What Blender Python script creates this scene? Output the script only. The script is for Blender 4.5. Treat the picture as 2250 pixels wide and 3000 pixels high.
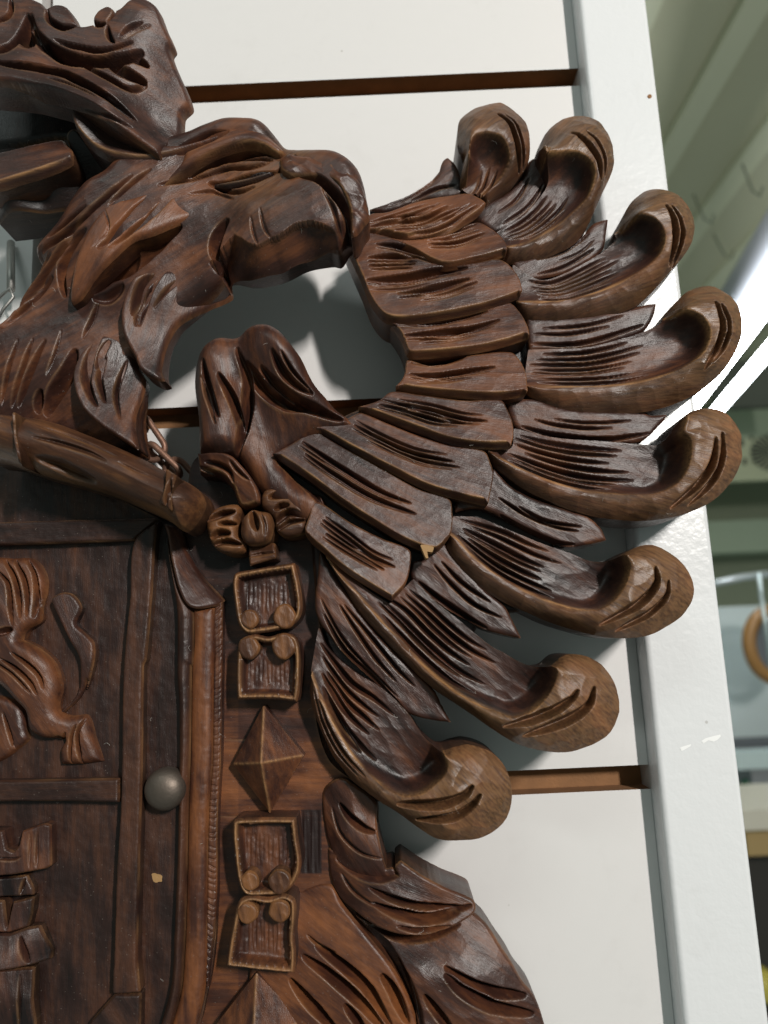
import bpy, math, random
import numpy as np
from mathutils import Matrix, Vector

for o in list(bpy.data.objects):
    bpy.data.objects.remove(o)
sc = bpy.context.scene
col = sc.collection
rng = np.random.default_rng(7)
random.seed(7)

# ------------------------------------------------------------------ camera
# wall plane is y = 0 (front faces of the slats), the viewer is at y < 0; metres
TILT, ROLL, FOC, DIST = math.radians(9.75), math.radians(2.6), 2175.0, 0.2996
fwd = np.array([0, math.cos(TILT), math.sin(TILT)])
r0 = np.array([1.0, 0, 0]); u0 = np.array([0, -math.sin(TILT), math.cos(TILT)])
rgt = r0 * math.cos(ROLL) - u0 * math.sin(ROLL)
upv = u0 * math.cos(ROLL) + r0 * math.sin(ROLL)
CAM = -DIST * fwd
cd = bpy.data.cameras.new('camera'); cam = bpy.data.objects.new('camera', cd); col.objects.link(cam)
m = Matrix.Identity(4)
for i in range(3):
    m[i][0], m[i][1], m[i][2], m[i][3] = rgt[i], upv[i], -fwd[i], CAM[i]
cam.matrix_world = m
cd.sensor_fit = 'VERTICAL'; cd.sensor_height = 36; cd.sensor_width = 27
cd.lens = 36 * FOC / 3000
cd.clip_start = 0.01; cd.clip_end = 60
cd.dof.use_dof = True; cd.dof.focus_distance = 0.262; cd.dof.aperture_fstop = 9.5
sc.camera = cam

# ------------------------------------------------------------------ world + lamps
w = bpy.data.worlds.new('World'); sc.world = w; w.use_nodes = True
bg = w.node_tree.nodes['Background']
bg.inputs[0].default_value = (0.74, 0.92, 0.86, 1); bg.inputs[1].default_value = 0.22

def area(name, loc, target, sx, sy, power, color):
    l = bpy.data.lights.new(name, 'AREA'); l.shape = 'RECTANGLE'; l.size = sx; l.size_y = sy
    l.energy = power; l.color = color
    o = bpy.data.objects.new(name, l); col.objects.link(o)
    d = Vector(target) - Vector(loc)
    o.location = loc; o.rotation_euler = d.to_track_quat('-Z', 'Y').to_euler()
    return o
# the shop's ceiling tubes behind the photographer
area('ceiling_tube_key', (0.78, -1.5, 0.54), (0.02, 0, 0.02), 0.07, 0.24, 33, (1.0, 0.955, 0.905))
area('ceiling_tube_far', (-0.9, -2.2, 1.9), (0, 0, 0), 1.2, 0.25, 10, (0.9, 1.0, 0.97))
sc.view_settings.view_transform = 'Standard'; sc.view_settings.look = 'None'
sc.view_settings.exposure = 0.0; sc.view_settings.gamma = 1.0
sc.render.engine = 'CYCLES'

# ------------------------------------------------------------------ tracing helpers
def wall_pt(x, y, h):
    """photo position (2250x3000) -> place on the plane h millimetres in front of the wall"""
    x = np.asarray(x, float); y = np.asarray(y, float); h = np.asarray(h, float)
    d = fwd * FOC + (x[..., None] - 1125) * rgt - (y[..., None] - 1500) * upv
    t = (-h / 1000 - CAM[1]) / d[..., 1]
    return CAM + d * t[..., None]
def far_pt(x, y, depth):
    d = fwd * FOC + (x - 1125) * rgt - (y - 1500) * upv
    return CAM + d * (depth / d[1])
def reproj(pts, h, href):
    """a mark seen at height h -> where it stands in the layout drawn on the plane href"""
    p = np.asarray(pts, float); q = wall_pt(p[:, 0], p[:, 1], np.broadcast_to(np.asarray(h, float), (len(p),)).copy())
    q[:, 1] = -href / 1000; v = q - CAM; z = v @ fwd
    return np.stack([1125 + FOC * (v @ rgt) / z, 1500 - FOC * (v @ upv) / z], 1)
ORG = dict(A=(0, 0), B=(550, 250), C=(1000, 250), D=(1450, 450), E=(0, 650), F=(550, 900), G=(1000, 900),
           H=(1450, 1100), I=(0, 1300), J=(550, 1300), K=(850, 1500), L=(1200, 1550), M=(0, 1950),
           N=(550, 2000), O=(850, 2250), Q=(0, 2250))
def T(k, *pts, s=2.212):
    if k is None: return [tuple(p) for p in pts]
    ox, oy = ORG[k]
    return [(ox + p[0] / s, oy + p[1] / s) for p in pts]
def TT(k, pts): return T(k, *pts)

def spline(P, closed=False, step=5.0, tension=0.5):
    P = np.asarray(P, float); n = len(P)
    if n == 2 and not closed:
        k = max(2, int(np.hypot(*(P[1] - P[0])) / step)); t = np.linspace(0, 1, k)[:, None]
        return P[0] * (1 - t) + P[1] * t
    out = []
    idx = (lambda i: P[i % n]) if closed else (lambda i: P[min(max(i, 0), n - 1)])
    for i in range(n if closed else n - 1):
        a, b, c, d = idx(i - 1), idx(i), idx(i + 1), idx(i + 2)
        L = np.hypot(*(c - b)); k = max(1, int(L / step))
        la = max(np.hypot(*(b - a)), 1e-6); lc = max(np.hypot(*(d - c)), 1e-6)
        m1 = (c - a) / (la + L) * L if (closed or i > 0) else (c - b)
        m2 = (d - b) / (L + lc) * L if (closed or i < n - 2) else (c - b)
        # sharp turn = carved corner: no smoothing there
        def cosang(p, q): return np.dot(p, q) / max(np.hypot(*p) * np.hypot(*q), 1e-9)
        if (closed or i > 0) and cosang(b - a, c - b) < 0.25: m1 = (c - b)
        if (closed or i < n - 2) and cosang(c - b, d - c) < 0.25: m2 = (c - b)
        for j in range(k):
            t = j / k; t2, t3 = t * t, t * t * t
            out.append((2*t3-3*t2+1)*b + (t3-2*t2+t)*m1 + (-2*t3+3*t2)*c + (t3-t2)*m2)
    if not closed: out.append(P[-1])
    return np.array(out)

def near_poly(X, Y, S, closed=False, chunk=4000):
    """distance, nearest point, parameter 0..1 and side of points to a polyline"""
    A = S if closed else S[:-1]
    B = np.roll(S, -1, 0) if closed else S[1:]
    AB = B - A; L2 = (AB ** 2).sum(1) + 1e-12; L = np.sqrt(L2); cum = np.concatenate([[0], np.cumsum(L)])
    n = len(X); D = np.empty(n); NX = np.empty(n); NY = np.empty(n); PR = np.empty(n); SG = np.empty(n)
    for i in range(0, n, chunk):
        x = X[i:i+chunk, None]; y = Y[i:i+chunk, None]
        t = np.clip(((x - A[:, 0]) * AB[:, 0] + (y - A[:, 1]) * AB[:, 1]) / L2, 0, 1)
        qx = A[:, 0] + t * AB[:, 0]; qy = A[:, 1] + t * AB[:, 1]
        d2 = (x - qx) ** 2 + (y - qy) ** 2
        k = d2.argmin(1); r = np.arange(len(k))
        D[i:i+chunk] = np.sqrt(d2[r, k]); NX[i:i+chunk] = qx[r, k]; NY[i:i+chunk] = qy[r, k]
        PR[i:i+chunk] = (cum[k] + t[r, k] * L[k]) / cum[-1]
        SG[i:i+chunk] = np.sign(AB[k, 0] * (Y[i:i+chunk] - A[k, 1]) - AB[k, 1] * (X[i:i+chunk] - A[k, 0]))
    return D, NX, NY, PR, SG

def sstep(a, b, x):
    t = np.clip((x - a) / (b - a), 0, 1); return t * t * (3 - 2 * t)

def tps(ctrl):
    c = np.array(ctrl, float); xy = c[:, :2] / 300.0; n = len(c)
    def U(r2): return 0.5 * r2 * np.log(r2 + 1e-9)
    if n < 4:
        m0 = c[:, 2].mean(); return lambda x, y: np.full(x.shape, m0)
    K = U(((xy[:, None] - xy[None]) ** 2).sum(2)) + np.eye(n) * 0.02
    Pm = np.hstack([np.ones((n, 1)), xy])
    Mx = np.zeros((n + 3, n + 3)); Mx[:n, :n] = K; Mx[:n, n:] = Pm; Mx[n:, :n] = Pm.T
    sol = np.linalg.solve(Mx, np.concatenate([c[:, 2], [0, 0, 0]]))
    def f(x, y):
        x = x / 300.0; y = y / 300.0
        r = sol[n] + sol[n+1] * x + sol[n+2] * y
        for i in range(n): r = r + sol[i] * U((x - xy[i, 0]) ** 2 + (y - xy[i, 1]) ** 2)
        return r
    return f

NTAB = rng.random((64, 64))
def vnoise(x, y, s):
    x = x / s; y = y / s
    xi = np.floor(x).astype(int); yi = np.floor(y).astype(int); fx = x - xi; fy = y - yi
    fx = fx * fx * (3 - 2 * fx); fy = fy * fy * (3 - 2 * fy)
    g = lambda a, b: NTAB[a % 64, b % 64]
    return (g(xi, yi) * (1-fx) * (1-fy) + g(xi+1, yi) * fx * (1-fy) + g(xi, yi+1) * (1-fx) * fy + g(xi+1, yi+1) * fx * fy) - 0.5

def facet(x, y, size, amp, seed, ang=0.0, st=2.2):
    """flat chisel cuts: every cell is tilted its own way"""
    R = np.random.default_rng(seed); a = math.radians(ang)
    x, y = (x * math.cos(a) + y * math.sin(a)) / st, -x * math.sin(a) + y * math.cos(a)
    size = size * 0.62
    x0, x1, y0, y1 = x.min(), x.max(), y.min(), y.max()
    n = int(min(420, max(3, (x1 - x0) * (y1 - y0) / size ** 2)))
    sx = R.uniform(x0, x1, n); sy = R.uniform(y0, y1, n); o = R.uniform(0, .35, n)
    out = np.empty(len(x))
    for i in range(0, len(x), 20000):
        d = ((x[i:i+20000, None] - sx) ** 2 + (y[i:i+20000, None] - sy) ** 2) / size ** 2 + o
        out[i:i+20000] = d.min(1)
    return amp * 0.55 * np.clip(out, 0, 1.2)

def gouges(x, y, strokes, h, wear):
    for st in strokes:
        pts, wd, dp = st[:3]; op = st[3] if len(st) > 3 else {}
        S = spline(pts, False, 7)
        mx = wd
        b = (x > S[:, 0].min() - mx) & (x < S[:, 0].max() + mx) & (y > S[:, 1].min() - mx) & (y < S[:, 1].max() + mx)
        if not b.any(): continue
        D, _, _, p, sg = near_poly(x[b], y[b], S)
        tp = op.get('taper', 0.55)
        prof = np.clip(np.sin(np.pi * np.clip(p, 0, 1)), 0, 1) ** tp
        if op.get('open0'): prof = np.where(p < .5, 1, prof)
        if op.get('open1'): prof = np.where(p > .5, 1, prof)
        hw = wd * 0.5 * (0.25 + 0.75 * prof)
        hw = hw * np.where(sg > 0, 1 + op.get('skew', 0.25), 1 - op.get('skew', 0.25))
        wob = 1 + 0.22 * vnoise(x[b] + 31, y[b], 34)
        v = np.clip(1 - D / (hw * wob), 0, 1)
        cut = dp * prof * (v ** op.get('pw', 0.95))
        hb = h[b] - cut; h[b] = hb
        # a slight raised, rubbed burr along the cut
        wb = wear[b]; wear[b] = np.maximum(wb, 0.30 * prof * np.exp(-((D - hw * 1.12) / 2.6) ** 2) * (sg > 0) * op.get('wear', 1))
    return h

# ------------------------------------------------------------------ materials
def nn(nt, t, **kw):
    n = nt.nodes.new(t)
    for k, v in kw.items(): setattr(n, k, v)
    return n
def new_mat(name):
    mt = bpy.data.materials.new(name); mt.use_nodes = True
    nt = mt.node_tree
    return mt, nt, nt.nodes['Principled BSDF']
def wood(name, dark, mid, warm, rough=(0.30, 0.52), bump=0.25, spec=0.5, patch=0.0):
    mt, nt, bs = new_mat(name); L = nt.links.new
    at = nn(nt, 'ShaderNodeAttribute', attribute_name='grain')
    sep = nn(nt, 'ShaderNodeMapping'); sep.inputs['Scale'].default_value = (0.035, 0.5, 0.3); L(at.outputs['Vector'], sep.inputs[0])
    n1 = nn(nt, 'ShaderNodeTexNoise'); n1.inputs['Scale'].default_value = 1.0; n1.inputs['Detail'].default_value = 6; n1.inputs['Roughness'].default_value = .65
    L(sep.outputs[0], n1.inputs['Vector'])
    n2 = nn(nt, 'ShaderNodeTexNoise'); n2.inputs['Scale'].default_value = 0.075; n2.inputs['Detail'].default_value = 5; n2.inputs['Roughness'].default_value = .6
    sp2 = nn(nt, 'ShaderNodeMapping'); sp2.inputs['Scale'].default_value = (0.4, 1.1, 1.0); L(at.outputs['Vector'], sp2.inputs[0]); L(sp2.outputs[0], n2.inputs['Vector'])
    n3 = nn(nt, 'ShaderNodeTexNoise'); n3.inputs['Scale'].default_value = 2.2; n3.inputs['Detail'].default_value = 5
    L(sep.outputs[0], n3.inputs['Vector'])
    tone = nn(nt, 'ShaderNodeAttribute', attribute_name='tone')
    a1 = nn(nt, 'ShaderNodeMath', operation='MULTIPLY_ADD'); L(n2.outputs[0], a1.inputs[0]); a1.inputs[1].default_value = 1.5; a1.inputs[2].default_value = -0.75
    a2 = nn(nt, 'ShaderNodeMath', operation='ADD'); L(a1.outputs[0], a2.inputs[0]); L(tone.outputs['Fac'], a2.inputs[1])
    a3 = nn(nt, 'ShaderNodeMath', operation='MULTIPLY_ADD'); L(n1.outputs[0], a3.inputs[0]); a3.inputs[1].default_value = 0.7; L(a2.outputs[0], a3.inputs[2])
    a4 = nn(nt, 'ShaderNodeMath', operation='SUBTRACT'); L(a3.outputs[0], a4.inputs[0]); a4.inputs[1].default_value = 0.35
    cr = nn(nt, 'ShaderNodeValToRGB'); e = cr.color_ramp.elements
    e[0].position = 0.08; e[0].color = (*dark, 1); e[1].position = 0.92; e[1].color = (*warm, 1)
    k = e.new(0.45); k.color = (*mid, 1)
    L(a4.outputs[0], cr.inputs[0])
    we = nn(nt, 'ShaderNodeAttribute', attribute_name='wear')
    wm = nn(nt, 'ShaderNodeMath', operation='MULTIPLY'); L(we.outputs['Fac'], wm.inputs[0])
    wr = nn(nt, 'ShaderNodeMapRange'); L(n3.outputs[0], wr.inputs[0]); wr.inputs[1].default_value = .32; wr.inputs[2].default_value = .62; wr.inputs[3].default_value = 0.3
    L(wr.outputs[0], wm.inputs[1])
    mx = nn(nt, 'ShaderNodeMix', data_type='RGBA'); L(wm.outputs[0], mx.inputs['Factor']); L(cr.outputs[0], mx.inputs['A']); mx.inputs['B'].default_value = (0.34, 0.175, 0.072, 1)
    # tiny specks of dust in the varnish
    vo = nn(nt, 'ShaderNodeTexVoronoi'); vo.inputs['Scale'].default_value = 0.42; L(at.outputs['Vector'], vo.inputs['Vector'])
    vr = nn(nt, 'ShaderNodeMapRange'); L(vo.outputs['Distance'], vr.inputs[0]); vr.inputs[1].default_value = .05; vr.inputs[2].default_value = .09; vr.inputs[3].default_value = 0.45; vr.inputs[4].default_value = 0
    mx2 = nn(nt, 'ShaderNodeMix', data_type='RGBA'); L(vr.outputs[0], mx2.inputs['Factor']); L(mx.outputs['Result'], mx2.inputs['A']); mx2.inputs['B'].default_value = (0.22, 0.19, 0.16, 1)
    L(mx2.outputs['Result'], bs.inputs['Base Color'])
    rr = nn(nt, 'ShaderNodeMapRange'); L(n2.outputs[0], rr.inputs[0]); rr.inputs[1].default_value = .3; rr.inputs[2].default_value = .7; rr.inputs[3].default_value = rough[0]; rr.inputs[4].default_value = rough[1]
    L(rr.outputs[0], bs.inputs['Roughness'])
    bs.inputs['Specular IOR Level'].default_value = spec
    fine = nn(nt, 'ShaderNodeMapping'); fine.inputs['Scale'].default_value = (0.25, 2.4, 1.5); L(at.outputs['Vector'], fine.inputs[0])
    n4 = nn(nt, 'ShaderNodeTexNoise'); n4.inputs['Scale'].default_value = 1.2; n4.inputs['Detail'].default_value = 5; L(fine.outputs[0], n4.inputs['Vector'])
    n5 = nn(nt, 'ShaderNodeTexNoise'); n5.inputs['Scale'].default_value = 1.6; n5.inputs['Detail'].default_value = 3; L(at.outputs['Vector'], n5.inputs['Vector'])
    ad = nn(nt, 'ShaderNodeMath', operation='MULTIPLY_ADD'); L(n4.outputs[0], ad.inputs[0]); ad.inputs[1].default_value = 1.9; L(n5.outputs[0], ad.inputs[2])
    bp = nn(nt, 'ShaderNodeBump'); bp.inputs['Strength'].default_value = bump; bp.inputs['Distance'].default_value = 0.00025
    L(ad.outputs[0], bp.inputs['Height']); L(bp.outputs[0], bs.inputs['Normal'])
    return mt
WOOD = wood('carved_walnut_stain', (0.0075, 0.0036, 0.0034), (0.042, 0.0155, 0.0100), (0.165, 0.056, 0.0195), rough=(.33, .52), spec=.46)
WOODW = wood('worn_walnut', (0.012, 0.0052, 0.0035), (0.060, 0.0235, 0.011), (0.21, 0.086, 0.028), rough=(.35, .54), spec=.40)
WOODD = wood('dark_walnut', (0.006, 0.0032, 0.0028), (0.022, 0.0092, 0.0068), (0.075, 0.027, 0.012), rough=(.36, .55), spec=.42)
BOARD = wood('red_backboard', (0.014, 0.006, 0.005), (0.052, 0.0175, 0.0095), (0.19, 0.064, 0.019), rough=(0.38, 0.55), bump=.15, spec=.4)

def plain(name, colr, rough=0.5, metal=0, bump=0, bscale=600, var=0.0, emis=None):
    mt, nt, bs = new_mat(name); L = nt.links.new
    bs.inputs['Roughness'].default_value = rough; bs.inputs['Metallic'].default_value = metal
    bs.inputs['Base Color'].default_value = (*colr, 1)
    tc = nn(nt, 'ShaderNodeTexCoord')
    if var:
        n = nn(nt, 'ShaderNodeTexNoise'); n.inputs['Scale'].default_value = bscale * .12; n.inputs['Detail'].default_value = 5; L(tc.outputs['Object'], n.inputs['Vector'])
        mx = nn(nt, 'ShaderNodeMix', data_type='RGBA'); L(n.outputs[0], mx.inputs['Factor'])
        mx.inputs['A'].default_value = (*[c * (1 - var) for c in colr], 1); mx.inputs['B'].default_value = (*[min(1, c * (1 + var)) for c in colr], 1)
        L(mx.outputs['Result'], bs.inputs['Base Color'])
    if bump:
        n = nn(nt, 'ShaderNodeTexNoise'); n.inputs['Scale'].default_value = bscale; n.inputs['Detail'].default_value = 2; L(tc.outputs['Object'], n.inputs['Vector'])
        b = nn(nt, 'ShaderNodeBump'); b.inputs['Strength'].default_value = bump; b.inputs['Distance'].default_value = 0.0004
        L(n.outputs[0], b.inputs['Height']); L(b.outputs[0], bs.inputs['Normal'])
    if emis:
        bs.inputs['Emission Color'].default_value = (*emis[:3], 1); bs.inputs['Emission Strength'].default_value = emis[3]
    return mt
LAMI = plain('white_laminate', (0.64, 0.622, 0.61), 0.45, bump=0.05, bscale=1500, var=0.012)
POSTM = plain('white_powder_coat', (0.67, 0.675, 0.68), 0.25, bump=0.38, bscale=330, var=0.012)
MDF = plain('raw_fibreboard', (0.22, 0.105, 0.042), 0.85, bump=0.4, bscale=900, var=0.35)
def speck(mt, scale, amount):
    nt = mt.node_tree; L = nt.links.new; bs = nt.nodes['Principled BSDF']
    src = bs.inputs['Base Color'].links[0].from_socket
    tc = nn(nt, 'ShaderNodeTexCoord'); vo = nn(nt, 'ShaderNodeTexVoronoi'); vo.inputs['Scale'].default_value = scale; L(tc.outputs['Object'], vo.inputs['Vector'])
    mr = nn(nt, 'ShaderNodeMapRange'); L(vo.outputs['Distance'], mr.inputs[0]); mr.inputs[1].default_value = .018; mr.inputs[2].default_value = .035; mr.inputs[3].default_value = amount; mr.inputs[4].default_value = 0
    n = nn(nt, 'ShaderNodeTexNoise'); n.inputs['Scale'].default_value = 22; n.inputs['Detail'].default_value = 6; n.inputs['Roughness'].default_value = .7; L(tc.outputs['Object'], n.inputs['Vector'])
    m2 = nn(nt, 'ShaderNodeMapRange'); L(n.outputs[0], m2.inputs[0]); m2.inputs[1].default_value = .55; m2.inputs[2].default_value = .8; m2.inputs[3].default_value = 0; m2.inputs[4].default_value = .16
    a = nn(nt, 'ShaderNodeMath', operation='MAXIMUM'); L(mr.outputs[0], a.inputs[0]); L(m2.outputs[0], a.inputs[1])
    mx = nn(nt, 'ShaderNodeMix', data_type='RGBA'); L(a.outputs[0], mx.inputs['Factor']); L(src, mx.inputs['A']); mx.inputs['B'].default_value = (0.30, 0.27, 0.24, 1)
    L(mx.outputs['Result'], bs.inputs['Base Color'])
speck(LAMI, 55, .55); speck(POSTM, 48, .5)
STEEL = plain('bright_zinc', (0.34, 0.33, 0.31), 0.5, 1)
IRON = plain('aged_iron_stud', (0.135, 0.108, 0.088), 0.50, 0.75, bump=0.45, bscale=350, var=0.35)
RUST = plain('rusty_chain_steel', (0.23, 0.125, 0.085), 0.5, 0.55, bump=0.3, bscale=900, var=0.4)
SPLINT = plain('fresh_split_wood', (0.33, 0.19, 0.075), 0.7, bump=0.3, bscale=900, var=0.2)

# ------------------------------------------------------------------ mesh helpers
def link(o, parent=None):
    col.objects.link(o)
    if parent is not None: o.parent = parent
    return o
def empty(name, loc=(0, 0, 0)):
    o = bpy.data.objects.new(name, None); o.empty_display_size = 0.02; o.location = loc
    col.objects.link(o); return o
def tag(o, label, cat, group=None, kind=None):
    if label: o['label'] = label
    if cat: o['category'] = cat
    if group: o['group'] = group
    if kind: o['kind'] = kind
    return o
def raw_mesh(name, V, loops, starts, totals, mat, parent, smooth, attrs=None):
    me = bpy.data.meshes.new(name)
    me.vertices.add(len(V)); me.vertices.foreach_set('co', np.asarray(V, np.float32).ravel())
    me.loops.add(len(loops)); me.loops.foreach_set('vertex_index', np.asarray(loops, np.int32))
    me.polygons.add(len(starts)); me.polygons.foreach_set('loop_start', np.asarray(starts, np.int32))
    me.polygons.foreach_set('loop_total', np.asarray(totals, np.int32))
    me.update(calc_edges=True); me.validate()
    me.polygons.foreach_set('use_smooth', np.full(len(me.polygons), smooth))
    for k, (dt, arr) in (attrs or {}).items():
        a = me.attributes.new(k, dt, 'POINT')
        a.data.foreach_set('vector' if dt == 'FLOAT_VECTOR' else 'value', np.asarray(arr, np.float32).ravel())
    me.materials.append(mat)
    o = bpy.data.objects.new(name, me)
    return link(o, parent)

SEED = [100]
def relief(name, parent, outline, href, base=12.0, h=None, mat=None, res=2.7, rnd=None, cham=None, strokes=(), fac=None,
           tone=0.45, grain=90.0, rough=0.05, hfun=None, edgewear=0.5, wearf=None, smooth_outline=True, jag=0.0, tonef=None, tilt=None, gd=1.9, gw=1.12, lift=0.0, steps=()):
    """carved solid: outline traced on the plane href mm off the wall, surface height in mm, real sides down to `base` mm"""
    SEED[0] += 1
    if lift:
        href += lift; base += lift
        h = None if h is None else (h + lift if np.isscalar(h) else [(p[0], p[1], p[2] + lift) for p in h])
    O = spline(outline, True, 5) if smooth_outline else np.concatenate(
        [spline([outline[i], outline[(i + 1) % len(outline)]], False, 5)[:-1] for i in range(len(outline))])
    if jag:
        O = O + np.stack([vnoise(O[:, 0], O[:, 1], 9), vnoise(O[:, 0] + 77, O[:, 1] + 13, 9)], 1) * jag
    x0, y0 = O.min(0) - res; x1, y1 = O.max(0) + res
    gx = np.arange(x0, x1 + res, res); gy = np.arange(y0, y1 + res, res)
    A = O; B = np.roll(O, -1, 0)
    ins = np.zeros((len(gy), len(gx)), bool)
    for r, yy in enumerate(gy):
        mk = (A[:, 1] > yy) != (B[:, 1] > yy)
        if not mk.any(): continue
        xs = np.sort(A[mk, 0] + (yy - A[mk, 1]) / (B[mk, 1] - A[mk, 1]) * (B[mk, 0] - A[mk, 0]))
        for a, b in zip(xs[::2], xs[1::2]): ins[r, (gx > a) & (gx < b)] = True
    q = ins[:-1, :-1] & ins[1:, :-1] & ins[:-1, 1:] & ins[1:, 1:]
    used = np.zeros_like(ins); used[:-1, :-1] |= q; used[1:, :-1] |= q; used[:-1, 1:] |= q; used[1:, 1:] |= q
    full = np.zeros_like(ins); full[1:-1, 1:-1] = q[:-1, :-1] & q[1:, :-1] & q[:-1, 1:] & q[1:, 1:]
    XX, YY = np.meshgrid(gx, gy)
    idm = -np.ones(ins.shape, int); idm[used] = np.arange(used.sum())
    x = XX[used]; y = YY[used]; bnd = (used & ~full)[used]
    D, NX, NY, PR, _ = near_poly(x, y, O, True)
    ox, oy = (NX - x) / np.maximum(D, 1e-3), (NY - y) / np.maximum(D, 1e-3)
    sn = bnd & (D < 2.2 * res)
    x[sn] = NX[sn]; y[sn] = NY[sn]; D[sn] = 0
    wear = np.zeros(len(x))
    hf_ = None
    if hfun is not None:
        H, wear = hfun(x, y, D, wear); H = H + lift
    else:
        hh = h if h is not None else href
        if np.isscalar(hh): H = np.full(len(x), float(hh))
        else:
            q_ = np.array(hh, float); q_[:, :2] = reproj(q_[:, :2], q_[:, 2], href); hf_ = tps(q_); H = hf_(x, y)
    if tilt is not None:
        tv = np.array(tilt[0], float); tv /= np.hypot(*tv); pj = x * tv[0] + y * tv[1]
        H = H + tilt[1] * (2 * (pj - pj.min()) / (pj.max() - pj.min()) - 1)
    if cham is not None:
        cw, cdp, cv = cham
        nv = np.array(cv, float); nv /= np.hypot(*nv)
        k = 0.10 + 0.90 * np.clip(ox * nv[0] + oy * nv[1], 0, 1) ** 0.8
        we = cw * k
        H = H - cdp * k * np.clip(1 - D / we, 0, 1)
        wear = np.maximum(wear, 0.9 * np.exp(-((D - we) / 3.6) ** 2) * k * np.clip(.62 + 1.3 * vnoise(x + 40, y, 60), 0, 1))
    if rnd is not None:
        rw, rr = rnd
        t = np.clip(D / rw, 0, 1)
        H = H - rr * (1 - np.sqrt(np.clip(1 - (1 - t) ** 2, 0, 1)))
    if edgewear: wear = np.maximum(wear, .7 * edgewear * np.exp(-(D / 3.2) ** 2) * np.clip(.5 + 1.6 * vnoise(x, y, 70), 0, 1))
    if fac is not None: H = H + facet(x, y, fac[0], fac[1], SEED[0], grain, fac[2] if len(fac) > 2 else 2.2)
    for (sp_, sw, sd_, fade, side, sh) in steps:
        S_ = spline(reproj(sp_, sh + lift, href), False, 6)
        d_, _, _, p_, g_ = near_poly(x, y, S_)
        on = (g_ * side > 0) & (p_ > .004) & (p_ < .9) & (d_ < fade)
        H = np.where(on, np.minimum(H, sh + lift - .6 - sd_ / sw * d_), H); wear = np.maximum(wear, .15 * np.exp(-(d_ / 3.5) ** 2) * sstep(0, .06, p_) * sstep(1, .94, p_))
    ns_ = []
    for st in strokes:
        op = dict(st[3]) if len(st) > 3 else {}
        pts = np.array(st[0], float)
        hs = op['h'] + lift if 'h' in op else (hf_(pts[:, 0], pts[:, 1]) if hf_ is not None else href)
        ns_.append((reproj(pts, hs, href), st[1] * gw, st[2] * gd, op))
    H = gouges(x, y, ns_, H, wear)
    H = H + rough * (vnoise(x, y, 23) + 0.5 * vnoise(x + 9, y + 5, 9)) * 2
    if wearf is not None: wear = np.maximum(wear, wearf(x, y))
    tn = np.full(len(x), tone)
    if tonef is not None: tn = tn + tonef(x, y)
    P = wall_pt(x, y, np.full(len(x), href))
    P[:, 1] = -H / 1000
    P3 = P.copy()
    rr_, cc_ = np.nonzero(q)
    f = np.stack([idm[rr_, cc_], idm[rr_+1, cc_], idm[rr_+1, cc_+1], idm[rr_, cc_+1]], 1)
    # boundary edges -> side walls
    e = np.concatenate([f[:, [0, 1]], f[:, [1, 2]], f[:, [2, 3]], f[:, [3, 0]]])
    key = np.minimum(e[:, 0], e[:, 1]).astype(np.int64) * 10000000 + np.maximum(e[:, 0], e[:, 1])
    _, inv, cnt = np.unique(key, return_inverse=True, return_counts=True)
    be = e[cnt[inv] == 1]
    bv = np.unique(be); mp = {}
    nV = len(P3); remap = np.zeros(nV, int); remap[bv] = np.arange(len(bv))
    top = P3[bv].copy(); bot = P3[bv].copy(); bot[:, 1] = -base / 1000
    bot[:, 1] = np.maximum(bot[:, 1], top[:, 1])
    V = np.concatenate([P3, top, bot])
    wf = np.stack([be[:, 1], be[:, 0], nV + 0 * be[:, 0], nV + 0 * be[:, 0]], 1)
    ta = nV + remap[be[:, 0]]; tb = nV + remap[be[:, 1]]
    wf = np.stack([tb, ta, ta + len(bv), tb + len(bv)], 1)
    F = np.concatenate([f, wf])
    a = math.radians(grain); mm = np.stack([x, y, -H * 7], 1) * 0.138
    g = np.stack([mm[:, 0] * math.cos(a) + mm[:, 1] * math.sin(a), -mm[:, 0] * math.sin(a) + mm[:, 1] * math.cos(a), mm[:, 2]], 1)
    off = np.random.default_rng(SEED[0]).uniform(-400, 400, 3); g = g + off
    gb = g[bv].copy(); gb2 = gb.copy(); gb2[:, 2] += (H[bv] - base)
    z = np.zeros(len(bv))
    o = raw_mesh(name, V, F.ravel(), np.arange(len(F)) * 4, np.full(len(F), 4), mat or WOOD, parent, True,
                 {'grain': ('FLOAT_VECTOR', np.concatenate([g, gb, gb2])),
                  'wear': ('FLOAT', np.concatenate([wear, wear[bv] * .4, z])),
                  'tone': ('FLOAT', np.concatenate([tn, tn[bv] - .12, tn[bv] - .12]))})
    return o

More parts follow.
